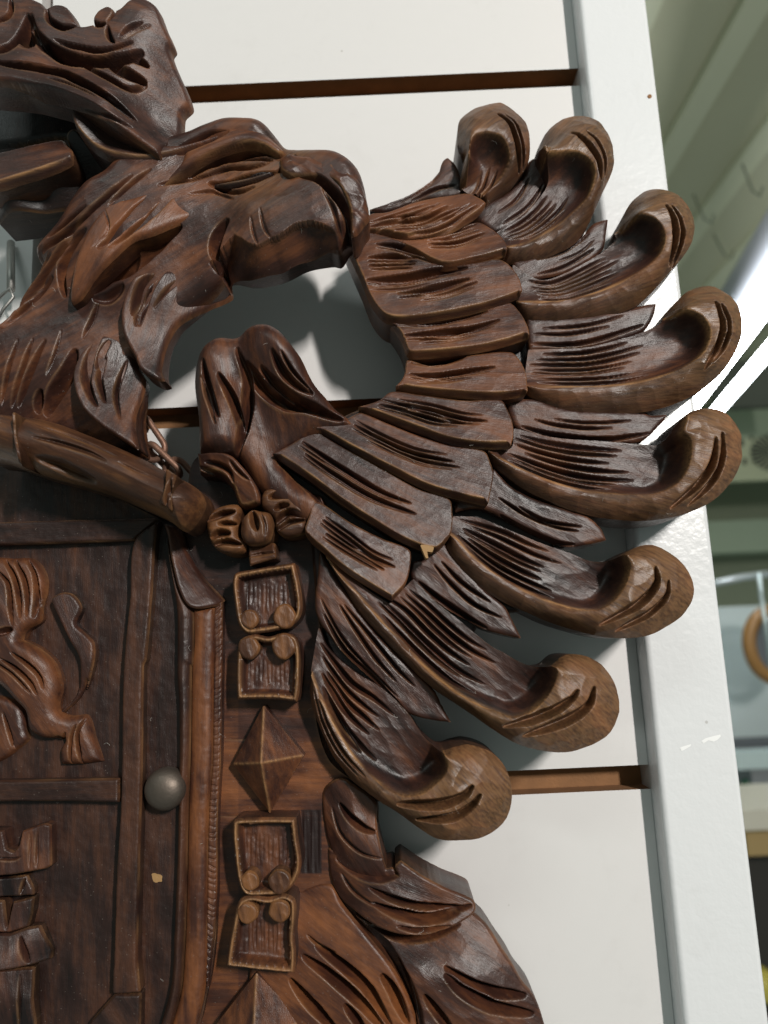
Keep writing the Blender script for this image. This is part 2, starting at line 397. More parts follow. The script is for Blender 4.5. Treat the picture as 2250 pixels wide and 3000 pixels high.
def box(name, parent, lo, hi, mat, bevel=0.0):
    lo = np.array(lo, float); hi = np.array(hi, float)
    v = [(x, y, z) for x in (lo[0], hi[0]) for y in (lo[1], hi[1]) for z in (lo[2], hi[2])]
    f = [(0, 1, 3, 2), (4, 6, 7, 5), (0, 4, 5, 1), (2, 3, 7, 6), (0, 2, 6, 4), (1, 5, 7, 3)]
    me = bpy.data.meshes.new(name); me.from_pydata(v, [], f); me.update(); me.materials.append(mat)
    o = link(bpy.data.objects.new(name, me), parent)
    if bevel:
        b = o.modifiers.new('bevel', 'BEVEL'); b.width = bevel; b.segments = 3
        for p in me.polygons: p.use_smooth = True
        b.harden_normals = True
    return o
def tube(name, parent, pts, r, mat, closed=False, seg=12, caps=True):
    P = np.array(pts, float); n = len(P); V = []; F = []
    rs = r if hasattr(r, '__len__') else [r] * n
    prev = None
    for i in range(n):
        a = P[(i - 1) % n] if (closed or i > 0) else P[i]; b = P[(i + 1) % n] if (closed or i < n - 1) else P[i]
        t = b - a; t /= np.linalg.norm(t)
        if prev is None:
            prev = np.cross(t, [0.3, 0.2, 0.9]); 
        s = prev - t * np.dot(prev, t); s /= np.linalg.norm(s); prev = s; c = np.cross(t, s)
        for k in range(seg):
            an = 2 * math.pi * k / seg; V.append(P[i] + rs[i] * (s * math.cos(an) + c * math.sin(an)))
    for i in range(n if closed else n - 1):
        j = (i + 1) % n
        for k in range(seg):
            l = (k + 1) % seg; F.append((i*seg+k, i*seg+l, j*seg+l, j*seg+k))
    if caps and not closed:
        F.append(tuple(range(seg))[::-1]); F.append(tuple((n-1)*seg + k for k in range(seg)))
    me = bpy.data.meshes.new(name); me.from_pydata([tuple(v) for v in V], [], F); me.update(); me.materials.append(mat)
    for p in me.polygons: p.use_smooth = len(p.vertices) == 4
    return link(bpy.data.objects.new(name, me), parent)

# ------------------------------------------------------------------ slat wall
def wz(px, py, h=0): return wall_pt(np.array(px), np.array(py), np.array(h))
XR = float(wz(1905, 2300)[0])                  # right end of the slats
XL = -0.35
GAP0, GAP1 = float(wz(97, 690)[0]), float(wz(131, 690)[0])
zt = [float(wz(1125, 226)[2]), float(wz(1125, 1166)[2]), float(wz(1125, 2275)[2])]
PITCH = (zt[0] - zt[2]) / 2; GH = 0.0088
wall = box('wall', None, (XL, 0.0102, -0.62), (XR + 0.004, 0.022, 0.62), MDF); wall['kind'] = 'structure'
for k in range(-2, 5):
    ztop = zt[0] - GH - k * PITCH + PITCH; zbot = zt[0] - k * PITCH + 0.0
    for (a, b) in ((XL, GAP0), (GAP1, XR)):
        s = box('slat', wall, (a, 0.0, zt[0] - (k) * PITCH), (b, 0.0100, zt[0] - (k - 1) * PITCH - GH), MDF)
        s.data.materials.append(LAMI)
        for p in s.data.polygons:
            if p.normal.y < -0.9 or abs(p.normal.x) > .9: p.material_index = 1
# white upright beside the slats, its face proud of them
px0, px1 = float(wz(1932, 2300, 10)[0]), float(wz(2171, 2300, 10)[0])
post = box('upright_post', None, (px0, -0.0105, -0.75), (px1, 0.045, 0.75), POSTM, bevel=0.0022)
tag(post, 'white painted upright post at the right end of the slat wall', 'post')
chip = []
def chip_at(pts):
    v = [tuple(p) for p in wall_pt(np.array([a for a, b in pts]), np.array([b for a, b in pts]), np.full(len(pts), 10.62))]
    me = bpy.data.meshes.new('paint_chip'); me.from_pydata(v, [], [tuple(range(len(v)))[::-1]]); me.update()
    me.materials.append(plain('bare_primer', (0.80, 0.80, 0.79), 0.6)); link(bpy.data.objects.new('paint_chip', me), post)
hp = wall_pt(np.array(1903.), np.array(283.), np.array(10.5)); tube('screw_hole', post, [hp + np.array([0, -.0003, 0]), hp + np.array([0, .002, 0])], 0.0009, MDF, seg=16)
S3 = lambda x, y: (1750 + x / 3.318, 2100 + y / 3.318)
chip_at([S3(800, 300), S3(860, 280), S3(912, 266), S3(905, 285), S3(860, 312), S3(820, 334)])
chip_at([S3(1012, 235), S3(1050, 210), S3(1120, 190), S3(1195, 172), S3(1200, 190), S3(1170, 222), S3(1130, 242), S3(1080, 228), S3(1030, 258)])

# ------------------------------------------------------------------ the carved crest
crest = empty('carved_eagle_crest')
tag(crest, 'dark carved wooden eagle crest with crown, shield and curled wing feathers hung on the slats', 'carving')

WL = 7.0
# ---- wing ---------------------------------------------------------------------
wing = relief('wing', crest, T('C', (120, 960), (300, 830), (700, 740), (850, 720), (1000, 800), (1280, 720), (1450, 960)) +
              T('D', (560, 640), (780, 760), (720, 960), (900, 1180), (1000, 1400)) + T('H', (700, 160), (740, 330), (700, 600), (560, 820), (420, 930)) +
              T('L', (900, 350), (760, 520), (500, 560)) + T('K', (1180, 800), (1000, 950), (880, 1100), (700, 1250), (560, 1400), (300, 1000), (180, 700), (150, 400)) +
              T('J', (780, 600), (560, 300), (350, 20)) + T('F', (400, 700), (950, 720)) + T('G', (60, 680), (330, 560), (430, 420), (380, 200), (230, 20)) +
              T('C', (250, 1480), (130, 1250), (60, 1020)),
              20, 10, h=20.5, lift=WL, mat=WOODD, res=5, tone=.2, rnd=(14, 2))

def curl_fun(rim, h0=30, h1=40, d0=2.4, d1=15, b1=.6, r0=5, r1=8, a=.40, b=.80, wd0=60, wd1=42, flip=1, b0=.4, e0=None):
    ef = (lambda q: 1 - sstep(e0, min(1, e0 + .07), q)) if e0 else (lambda q: np.ones_like(q))
    hprof = lambda q: (h0 - 3.5) + (3.5 + (h1 - h0) * sstep(a, b, q)) * ef(q) if e0 else h0 + (h1 - h0) * sstep(a, b, q)
    rc = np.array(rim, float); sc_ = np.concatenate([[0], np.cumsum(np.hypot(*np.diff(rc, axis=0).T))]); sc_ /= sc_[-1]
    rc = reproj(rc, WL + hprof(sc_), 30 + WL)
    R = spline(rc, False, 8); s = np.linspace(0, 1, len(R))
    def f(x, y, D, wear):
        hr_ = hprof(s); dp_ = (d0 + (d1 - d0) * sstep(a, b, s) * (1 - .35 * sstep(.9, 1, s))) * (.06 + .94 * ef(s))
        bl_ = b0 + (b1 - b0) * sstep(a, b, s); dr_ = r0 + (r1 - r0) * sstep(a, b, s); wd_ = wd0 + (wd1 - wd0) * sstep(a, b, s)
        dr, _, _, p, sg = near_poly(x, y, R)
        hr = np.empty(len(x)); dp = hr.copy(); bl = hr.copy(); dq = hr.copy(); wd = hr.copy()
        for i in range(0, len(x), 8000):
            d2 = (x[i:i+8000, None] - R[:, 0]) ** 2 + (y[i:i+8000, None] - R[:, 1]) ** 2
            W = 1 / (d2 + 30) ** 2; W /= W.sum(1, keepdims=True)
            hr[i:i+8000] = W @ hr_; dp[i:i+8000] = W @ dp_; bl[i:i+8000] = W @ bl_; dq[i:i+8000] = W @ dr_; wd[i:i+8000] = W @ wd_
        inner = sg * flip < 0
        u = np.clip(dr / (dr + D + 1e-6), 0, 1)
        hout = hr + bl * np.sin(np.pi * np.clip(u * .95, 0, 1)) - dq * u ** 2.1
        hin = hr - dp * (1 - (1 - np.clip(dr / wd, 0, 1)) ** 2.8)
        H = np.where(inner, hin, hout + facet(x, y, 62, 1.5, 11 + int(R[0, 0]), 20.0, 1.15) * np.clip(u * 4, 0, 1))
        wear = np.maximum(wear, np.exp(-(dr / 4.6) ** 2) * 1.0 * np.clip(.65 + 1.2 * vnoise(x, y + 30, 60), 0, 1))
        wear = np.maximum(wear, np.where(inner, 0, .16 + .26 * sstep(.3, .9, p)))
        return H, wear
    return f

def blade_strokes(up, low, ts, s0, s1, wd, dp, n=5, jit=.06):
    U = spline(up, False, 8); Lw = spline(low, False, 8)
    def at(S, s):
        k = s * (len(S) - 1); i = int(min(k, len(S) - 2)); fr = k - i; return S[i] * (1 - fr) + S[i + 1] * fr
    out = []
    for t in ts:
        a = min(max(s0 + random.uniform(-jit, jit), 0), 1); b = min(max(s1 + random.uniform(-jit, jit) * 1.8, a + .1), 1)
        tt = t + random.uniform(-.025, .025)
        pts = [tuple(at(U, a + (b - a) * k / (n - 1)) * (1 - tt) + at(Lw, a + (b - a) * k / (n - 1)) * tt) for k in range(n)]
        out.append((pts, wd * random.uniform(1.0, 1.45), dp * random.uniform(.75, 1.2), dict(taper=.7)))
    return out

PRIM = []
PRIM.append(dict(out=T('C', (940, 790), (900, 700), (840, 690), (775, 650), (780, 570), (800, 500), (757, 430), (752, 330), (765, 240), (830, 180), (920, 137), (1030, 128), (1120, 170), (1190, 240), (1218, 330), (1220, 470), (1170, 560), (1090, 650), (1000, 720)),
    rim=T('C', (880, 720), (930, 690), (1000, 635), (1060, 560), (1090, 470), (1085, 390), (1040, 325), (950, 303), (870, 322), (834, 375), (830, 440), (790, 520)),
    st=[(T('C', (1010, 170), (1090, 225), (1150, 330), (1180, 470)), 20, 3.5), (T('C', (1065, 160), (1150, 230), (1198, 340), (1205, 450)), 14, 2.5),
        (T('C', (985, 430), (940, 560), (850, 670)), 9, 1.5), (T('C', (1035, 450), (990, 560), (900, 650)), 9, 1.5), (T('C', (935, 450), (900, 560), (820, 650)), 7, 1)], kw=dict(a=.2, b=.55, r0=8, e0=.92, d1=9.5, wd1=62)))
PRIM.append(dict(out=T('C', (1010, 930), (1065, 1050), (1065, 1125), (1250, 1110), (1400, 1060), (1520, 1000), (1600, 900), (1659, 770), (1700, 680), (1745, 580), (1757, 498), (1741, 376), (1657, 250), (1530, 205), (1430, 215), (1350, 260), (1290, 350), (1265, 460), (1300, 545), (1340, 620), (1310, 690), (1180, 830)),
    rim=T('C', (1055, 1055), (1200, 1020), (1350, 940), (1500, 830), (1600, 715), (1645, 600), (1648, 540), (1610, 475), (1540, 432), (1460, 422), (1395, 432), (1330, 450), (1250, 450)),
    st=[(T('C', (1490, 290), (1590, 370), (1665, 480), (1695, 600)), 20, 3.5), (T('C', (1590, 288), (1665, 350), (1715, 450), (1725, 560)), 15, 2.5)],
    bl=(T('C', (1010, 930), (1180, 830), (1310, 690), (1380, 550)), T('C', (1070, 1050), (1300, 970), (1500, 830), (1620, 650)), (.12, .3, .45, .6, .75), .1, .8, 10, 1.6), kw=dict(a=.3, b=.65, e0=.925, d1=10.5, wd1=66)))
PRIM.append(dict(out=T('D', (120, 700), (300, 800), (450, 762), (690, 632), (760, 572), (800, 532), (790, 480), (840, 390), (900, 290), (1010, 235), (1130, 255), (1230, 330), (1280, 440), (1275, 560), (1210, 680), (1120, 785), (1010, 905), (900, 985), (700, 1030), (450, 1057), (230, 1050), (140, 970)),
    rim=T('D', (150, 962), (400, 955), (600, 915), (800, 850), (950, 770), (1050, 680), (1095, 580), (1090, 490), (1040, 420), (960, 393), (885, 402), (840, 460), (770, 520)),
    st=[(T('D', (1110, 320), (1165, 430), (1180, 560), (1160, 690)), 22, 3.5), (T('D', (1150, 320), (1215, 420), (1238, 530), (1190, 690)), 18, 3)],
    bl=(T('D', (150, 760), (300, 800), (450, 762), (690, 632), (850, 560)), T('D', (190, 960), (400, 955), (600, 915), (800, 850), (950, 770)), (.12, .26, .38, .5, .64, .76, .88), .12, .85, 10, 1.7), kw=dict(e0=.905, d1=11, wd1=66)))
PRIM.append(dict(out=T('D', (970, 1140), (1080, 1090), (1110, 1030), (1180, 950), (1260, 885), (1390, 868), (1490, 910), (1560, 990), (1588, 1100), (1560, 1250), (1480, 1400), (1380, 1500), (1250, 1585), (1050, 1650), (850, 1665), (600, 1655), (400, 1620), (250, 1560), (200, 1510), (205, 1400), (225, 1255), (600, 1240), (850, 1182)),
    rim=T('D', (190, 1508), (500, 1510), (800, 1500), (1050, 1460), (1220, 1390), (1340, 1300), (1395, 1180), (1385, 1105), (1330, 1042), (1250, 1010), (1190, 1002), (1060, 1050)),
    st=[(T('D', (1430, 950), (1480, 1080), (1460, 1230), (1370, 1390)), 24, 4), (T('D', (1465, 965), (1528, 1080), (1510, 1220), (1420, 1345)), 18, 3)],
    bl=(T('D', (225, 1265), (600, 1245), (850, 1185), (1050, 1120)), T('D', (210, 1505), (500, 1510), (800, 1500), (1100, 1450)), (.08, .22, .36, .5, .62, .74, .88), .06, .82, 10, 1.8), kw=dict(e0=.925, d1=11.5, wd1=66)))
PRIM.append(dict(out=T('H', (1260, 245), (1400, 235), (1500, 280), (1570, 370), (1580, 480), (1560, 620), (1480, 740), (1380, 830), (1250, 890), (1100, 930), (900, 940), (640, 900), (400, 820), (200, 720), (60, 620), (-10, 560), (-45, 485), (110, 460), (130, 330), (400, 392), (700, 412), (940, 427), (1060, 437), (1110, 412), (1150, 340)),
    rim=T('H', (-40, 495), (130, 590), (300, 660), (500, 730), (700, 765), (900, 775), (1050, 765), (1180, 700), (1250, 600), (1275, 480), (1262, 405), (1220, 367), (1240, 300), (1262, 240)),
    st=[(T('H', (1430, 400), (1420, 560), (1330, 700), (1160, 850)), 24, 4), (T('H', (1475, 365), (1492, 520), (1430, 680), (1280, 830)), 22, 3.6)],
    bl=(T('H', (130, 335), (400, 392), (700, 415), (940, 430), (1060, 440)), T('H', (60, 560), (300, 660), (500, 730), (700, 765), (1000, 770)), (.12, .26, .4, .54, .68, .82, .93), .06, .82, 12, 2.0), kw=dict(b1=.9)))
PRIM.append(dict(out=T('L', (1060, 150), (1180, 200), (1290, 205), (1400, 150), (1480, 115), (1560, 110), (1653, 150), (1753, 235), (1818, 335), (1818, 445), (1753, 555), (1659, 630), (1530, 690), (1400, 707), (1250, 700), (1050, 650), (900, 600), (750, 530), (620, 470), (450, 360), (330, 240), (250, 130), (245, 70), (285, -90), (450, -80), (700, 20), (900, 100)),
    rim=T('L', (235, 20), (290, 50), (400, 170), (550, 290), (700, 380), (850, 450), (1000, 500), (1130, 523), (1230, 520), (1330, 460), (1400, 360), (1430, 250), (1405, 170), (1395, 130)),
    st=[(T('L', (1595, 240), (1605, 350), (1500, 480), (1240, 622)), 26, 4.2), (T('L', (1690, 325), (1675, 430), (1580, 540), (1350, 660)), 22, 3.4)],
    bl=(T('L', (330, -80), (600, -20), (850, 90), (1060, 155), (1250, 210)), T('L', (300, 60), (550, 290), (850, 450), (1000, 500), (1200, 520)), (.1, .24, .38, .52, .66, .8, .92), .05, .72, 12, 2.0), kw=dict(b1=1.2)))
PRIM.append(dict(out=T('L', (540, 760), (620, 802), (700, 850), (800, 892), (900, 882), (980, 822), (1060, 810), (1150, 830), (1240, 890), (1310, 990), (1345, 1120), (1330, 1230), (1270, 1330), (1150, 1400), (1000, 1440), (850, 1430), (700, 1390), (560, 1310), (400, 1200), (280, 1120), (160, 1040), (0, 895)) +
         T('K', (600, 820), (450, 650), (310, 430), (220, 270), (330, 350), (500, 500), (640, 590), (800, 430), (950, 580), (1100, 700)),
    rim=T('K', (215, 275), (340, 430), (480, 580), (640, 760), (800, 930), (950, 1070), (1100, 1180), (1250, 1260)) + T('L', (560, 1180), (660, 1215), (780, 1190), (880, 1100), (940, 1000), (955, 930), (930, 870)),
    st=[(T('L', (1090, 1040), (1040, 1110), (850, 1220), (605, 1282)), 30, 4.4), (T('L', (1205, 1020), (1170, 1140), (1040, 1240), (735, 1345)), 32, 4.4)],
    bl=(T('K', (640, 540), (800, 480), (1000, 640), (1200, 800), (1390, 905)), T('K', (420, 510), (640, 760), (800, 930), (1000, 1110), (1250, 1260)), (.1, .22, .36, .5, .63, .76, .89), .15, .88, 13, 2.1), kw=dict(b1=1.4)))
PRIM.append(dict(out=T('O', (1000, -125), (1060, -145), (1150, -159), (1280, -119), (1370, -39), (1415, 60), (1430, 170), (1410, 290), (1330, 390), (1230, 445), (1130, 460), (960, 450), (830, 380), (700, 290), (560, 205), (400, 95), (330, 10)) +
         T('N', (940, 495), (880, 370), (820, 230), (785, 80), (800, -100)) + T('K', (180, 740), (240, 880), (420, 1040), (600, 1150), (770, 1315), (860, 1450), (950, 1530)),
    rim=T('N', (800, -60), (850, 70), (930, 240), (1020, 400), (1100, 510), (1200, 610), (1300, 690), (1400, 735)) + T('O', (850, 170), (940, 110), (1005, 40), (1020, -20), (1000, -80), (985, -140)),
    st=[(T('O', (1190, 110), (1130, 180), (980, 240), (690, 245)), 34, 4.4), (T('O', (1240, 170), (1170, 260), (1060, 330), (815, 352)), 30, 4.2),
        (T('N', (830, 120), (900, 300), (1000, 480), (1150, 640)), 14, 1.8), (T('N', (800, 60), (860, 280), (960, 480), (1100, 640)), 12, 1.6)],
    bl=(T('K', (190, 790), (420, 1060), (600, 1170), (770, 1330), (860, 1460)), T('N', (880, 110), (1020, 400), (1100, 510), (1200, 610), (1300, 690)), (.12, .3, .46, .62, .78, .9), .02, .72, 14, 2.2), kw=dict(b1=1.4)))
for i, p in enumerate(PRIM):
    st = [(a_, b_, c_, dict(h=p['kw'].get('h1', 40) - 1)) for a_, b_, c_ in p['st']]
    if 'bl' in p: st += blade_strokes(*p['bl'])
    ang = [-40, -45, -20, -5, 15, 30, 40, 48][i]
    relief('feather', wing, p['out'], 30, 11, lift=WL, mat=WOOD, hfun=curl_fun(p['rim'], **p['kw']), strokes=st, tone=[.42, .38, .40, .44, .42, .38, .38, .42][i],
           grain=ang, fac=(40, .5), edgewear=.15, res=2.1, jag=.8)

UND = [(T('C', (170, 815), (300, 770), (430, 720), (560, 640), (630, 570), (655, 500), (685, 475), (730, 510), (765, 580), (780, 650), (770, 720), (500, 760), (300, 830)), [(T('C', (300, 800), (500, 700), (640, 590)), 9, 1.2), (T('C', (450, 760), (620, 680), (750, 660)), 10, 1.6)], -28),
       (T('C', (920, 790), (1080, 690), (1180, 590), (1218, 490), (1270, 458), (1310, 500), (1336, 590), (1330, 660), (1180, 850), (1010, 950), (890, 880)), [(T('C', (1010, 830), (1130, 740), (1220, 600)), 9, 1.3), (T('C', (1040, 900), (1200, 790), (1310, 640)), 9, 1.5)], -45),
       (T('D', (110, 690), (300, 655), (450, 605), (560, 540), (640, 450), (735, 418), (725, 500), (690, 632), (450, 775), (250, 815), (160, 860)), [(T('D', (260, 690), (450, 630), (610, 520)), 9, 1.4), (T('D', (270, 785), (450, 730), (640, 620)), 10, 1.6), (T('D', (400, 700), (550, 640), (640, 560)), 7, 1)], -25),
       (T('D', (205, 1065), (450, 1060), (700, 1035), (900, 990), (1050, 965), (1030, 1050), (970, 1142), (850, 1195), (600, 1255), (225, 1275)), [(T('D', (300, 1135), (600, 1110), (830, 1050)), 10, 1.6), (T('D', (240, 1170), (500, 1165), (740, 1120)), 10, 1.6), (T('D', (230, 1235), (560, 1225), (960, 1110)), 14, 2.2)], -8),
       (T('H', (80, 165), (250, 150), (400, 200), (600, 230), (950, 235), (1010, 255), (1125, 252), (1080, 310), (940, 427), (700, 425), (400, 405), (150, 345), (95, 250)), [(T('H', (250, 285), (400, 320), (580, 340), (760, 340)), 11, 1.8), (T('H', (380, 285), (600, 305), (880, 295)), 9, 1.5), (T('H', (170, 330), (400, 385), (700, 410), (1000, 375)), 17, 2.6)], 5),
       (T('H', (-5, 600), (100, 715), (250, 795), (450, 865), (610, 918), (690, 990), (725, 1068), (600, 1095), (480, 1110), (300, 1040), (100, 945), (-100, 860), (-262, 885), (-240, 790), (-100, 690)), [(T('H', (20, 790), (200, 900), (400, 980), (540, 1010)), 12, 2.2), (T('H', (150, 850), (330, 940), (560, 980)), 11, 1.9), (T('H', (30, 900), (200, 1000), (400, 1080), (520, 1095)), 18, 3)], 28),
       (T('K', (1005, 200), (1050, 280), (1180, 420), (1300, 540), (1392, 612), (1440, 700), (1500, 820), (1400, 800), (1270, 762), (1150, 700), (1000, 620), (880, 520), (790, 440), (790, 330), (860, 300), (900, 230)), [(T('K', (930, 340), (1060, 480), (1200, 600), (1370, 685)), 13, 2.2), (T('K', (980, 320), (1120, 460), (1300, 585)), 12, 2), (T('K', (830, 450), (960, 550), (1120, 660), (1280, 755)), 18, 3)], 40),
       (T('K', (190, 240), (300, 430), (450, 650), (600, 830), (780, 1010), (930, 1150), (980, 1250), (1045, 1365), (900, 1345), (760, 1300), (600, 1150), (400, 970), (250, 800), (165, 640), (180, 400)), [(T('K', (320, 600), (440, 780), (560, 950), (690, 1100)), 13, 2.2), (T('K', (350, 600), (520, 800), (700, 1020), (810, 1130)), 13, 2.2), (T('K', (220, 660), (350, 880), (550, 1080), (740, 1280)), 16, 2.6), (T('K', (200, 560), (330, 800), (480, 980), (700, 1200)), 11, 1.8)], 48)]
for i, (o_, st, ang) in enumerate(UND):
    P = np.array(o_); c = P.mean(0)
    relief('feather', wing, o_, 26, 12, h=26.3 if i else 27.5, lift=WL, mat=WOOD, strokes=st, tone=.40, grain=ang, rnd=(16, 1.2), fac=(38, .4), edgewear=.3, jag=1.6, res=2.2)

COV = [(T('C', (90, 945), (180, 815), (300, 800), (500, 730), (760, 690), (830, 690), (918, 745), (935, 775), (870, 850), (650, 975), (430, 1000), (280, 960)), [(T('C', (170, 910), (330, 870), (550, 840), (690, 775)), 16, 2), (T('C', (240, 880), (400, 840), (600, 770)), 11, 1.4), (T('C', (300, 910), (520, 890), (770, 795)), 13, 1.8), (T('C', (430, 975), (640, 930), (880, 780)), 14, 2)], -18, .62, 36.5),
       (T('C', (230, 945), (430, 985), (650, 962), (880, 868), (970, 915), (1040, 985), (1070, 1050), (1065, 1090), (860, 1155), (650, 1185), (450, 1070)), [(T('C', (560, 1025), (750, 1010), (930, 950)), 14, 1.8), (T('C', (640, 960), (780, 920), (880, 880)), 10, 1.2)], -10, .62, 36),
       (T('C', (10, 990), (100, 930), (250, 945), (400, 1000), (540, 1100), (660, 1165), (860, 1150), (1010, 1122), (1080, 1160), (1140, 1240), (1165, 1320), (1160, 1360), (1050, 1410), (850, 1470), (500, 1535), (300, 1530), (200, 1430), (120, 1240)), [(T('C', (220, 1015), (340, 1020), (470, 1055), (640, 1130)), 18, 2.2), (T('C', (170, 1105), (330, 1090), (510, 1105)), 17, 2.2), (T('C', (175, 1160), (330, 1145), (480, 1150)), 16, 2.2), (T('C', (160, 1260), (400, 1240), (640, 1195), (820, 1180)), 26, 3), (T('C', (360, 1355), (560, 1320), (830, 1255)), 18, 2.4), (T('C', (510, 1385), (700, 1340), (880, 1280)), 13, 1.6), (T('C', (180, 1300), (420, 1290), (600, 1250)), 10, 1.2)], -8, .5, 36),
       (T('C', (290, 1525), (500, 1530), (850, 1470), (1090, 1388), (1160, 1460), (1205, 1560), (1218, 1640)) + T('G', (1215, 190), (1050, 245), (850, 290), (500, 325), (430, 315), (390, 210), (320, 100)), [(T('G', (340, 85), (560, 75), (800, 35), (950, 10)), 22, 2.8), (T('G', (400, 185), (620, 160), (850, 130), (1030, 75)), 20, 2.6), (T('G', (500, 215), (700, 195), (900, 150)), 12, 1.5)], -4, .48, 36),
       (T('G', (420, 335), (600, 345), (900, 290), (1105, 275), (1160, 330), (1195, 420), (1202, 515), (1195, 562), (1000, 590), (800, 583), (500, 555), (345, 530), (400, 460), (412, 390)), [(T('G', (450, 320), (640, 330), (820, 290)), 26, 3), (T('G', (440, 435), (600, 440), (800, 410), (1000, 380)), 18, 2.4), (T('G', (490, 462), (700, 450), (870, 430)), 10, 1.2)], 2, .58, 36),
       (T('G', (330, 540), (500, 560), (800, 595), (1040, 588), (1080, 650), (1110, 740), (1114, 830), (1095, 908), (900, 908), (700, 880), (500, 810), (300, 735), (100, 655), (240, 605)), [(T('G', (240, 630), (420, 670), (620, 730), (800, 755)), 14, 2), (T('G', (360, 620), (600, 660), (800, 720), (950, 735)), 16, 2.2)], 12, .46, 36),
       (T('F', (800, 785), (1000, 735), (1100, 680)) + T('G', (130, 675), (300, 745), (500, 825), (700, 885), (930, 922), (970, 1000), (988, 1080), (965, 1200), (948, 1280), (800, 1250), (550, 1180), (300, 1055), (100, 950), (-80, 850)), [(T('G', (80, 760), (280, 860), (500, 950), (720, 995)), 16, 2.2), (T('G', (180, 835), (380, 930), (560, 1000), (770, 1035)), 12, 1.8)], 22, .40, 35.5),
       (T('F', (550, 960), (700, 870), (800, 790)) + T('G', (0, 895), (250, 1030), (500, 1170), (700, 1235), (722, 1340), (718, 1430), (690, 1505), (600, 1585), (400, 1525), (200, 1405), (0, 1275), (-200, 1125)), [(T('F', (740, 870), (1000, 1040), (1250, 1190), (1450, 1270)), 18, 2.4), (T('F', (760, 950), (950, 1080), (1200, 1230), (1480, 1340)), 18, 2.4)], 32, .34, 35),
       (T('K', (150, -60), (200, -60), (380, 60), (600, 170), (772, 240), (778, 350), (742, 480), (660, 578), (560, 520), (350, 385), (220, 270), (100, 150), (120, 40)), [(T('K', (210, 50), (380, 170), (540, 290), (680, 355)), 16, 2.2), (T('K', (230, 140), (420, 260), (610, 375)), 15, 2)], 38, .50, 34.5)]
for i, (o_, st, ang, tn, hh) in enumerate(COV):
    nv = np.array([-math.sin(math.radians(ang)), math.cos(math.radians(ang))])
    st = st + [([tuple(np.array(q) * .93 + np.array(p_[0]) * .07 + nv * sgn * random.uniform(11, 16)) for q in p_], max(w_ * .62, 11), d_ * .55) for p_, w_, d_ in st for sgn in ((-1, 1) if w_ < 17 else (1,))]
    relief('feather', wing, o_, hh - 2.5, 14, lift=WL, mat=WOOD, strokes=st, tone=tn + .06, grain=ang, cham=(15, 4.8, (-.25, 1)), fac=(48, .45), edgewear=.6, res=2.0, tilt=((-math.sin(math.radians(ang)), math.cos(math.radians(ang))), 2.3))
relief('splinter', wing, T('G', (510, 1540), (560, 1545), (600, 1555), (590, 1590), (555, 1585), (565, 1640), (545, 1625)), 35, 30, h=36, lift=WL, mat=SPLINT, res=2.2, tone=.5, smooth_outline=False)

# shoulder scroll
relief('shoulder_scroll', wing, T('F', (60, 945), (50, 700), (15, 500), (30, 380), (80, 260), (155, 195), (215, 178), (290, 185), (330, 175), (380, 140), (450, 127), (540, 145), (620, 200), (680, 270), (740, 350), (790, 450), (830, 510), (900, 580), (960, 640), (1080, 720), (1100, 760), (950, 800), (800, 830), (700, 900), (600, 980), (700, 1100), (860, 1200), (870, 1330), (770, 1400), (600, 1300), (450, 1180), (330, 1000), (300, 960)),
       36, 11, h=[(*T('F', p)[0], z) for p, z in (((60, 500), 36), ((150, 300), 43), ((130, 700), 40), ((230, 500), 44), ((240, 850), 40), ((345, 500), 36), ((330, 250), 38), ((430, 250), 46), ((560, 300), 46), ((480, 450), 40), ((640, 400), 44), ((700, 560), 42), ((450, 650), 34), ((420, 850), 33), ((600, 750), 34), ((850, 650), 38), ((1000, 710), 36), ((700, 1000), 33), ((800, 1300), 32), ((350, 1050), 33))],
       lift=WL, mat=WOOD, rnd=(50, 9), tone=.52, grain=80, fac=(60, .7), res=2.6,
       strokes=[(T('F', (100, 330), (130, 480), (175, 640), (200, 710)), 26, 4), (T('F', (85, 440), (120, 560), (160, 680), (180, 760)), 12, 2),
                (T('F', (195, 420), (260, 520), (320, 650), (350, 800)), 26, 4.2), (T('F', (320, 260), (390, 450), (400, 640), (350, 860), (310, 960)), 30, 4),
                (T('F', (375, 350), (480, 490), (620, 600), (780, 660)), 40, 5), (T('F', (465, 370), (580, 500), (720, 600), (880, 670), (1010, 720)), 34, 5),
                (T('F', (540, 260), (620, 400), (720, 500), (810, 545)), 26, 3.4), (T('F', (600, 270), (680, 400), (800, 530)), 12, 2),
                (T('F', (560, 965), (700, 1060), (800, 1170), (870, 1280)), 26, 3)])

LIFT = 15.0
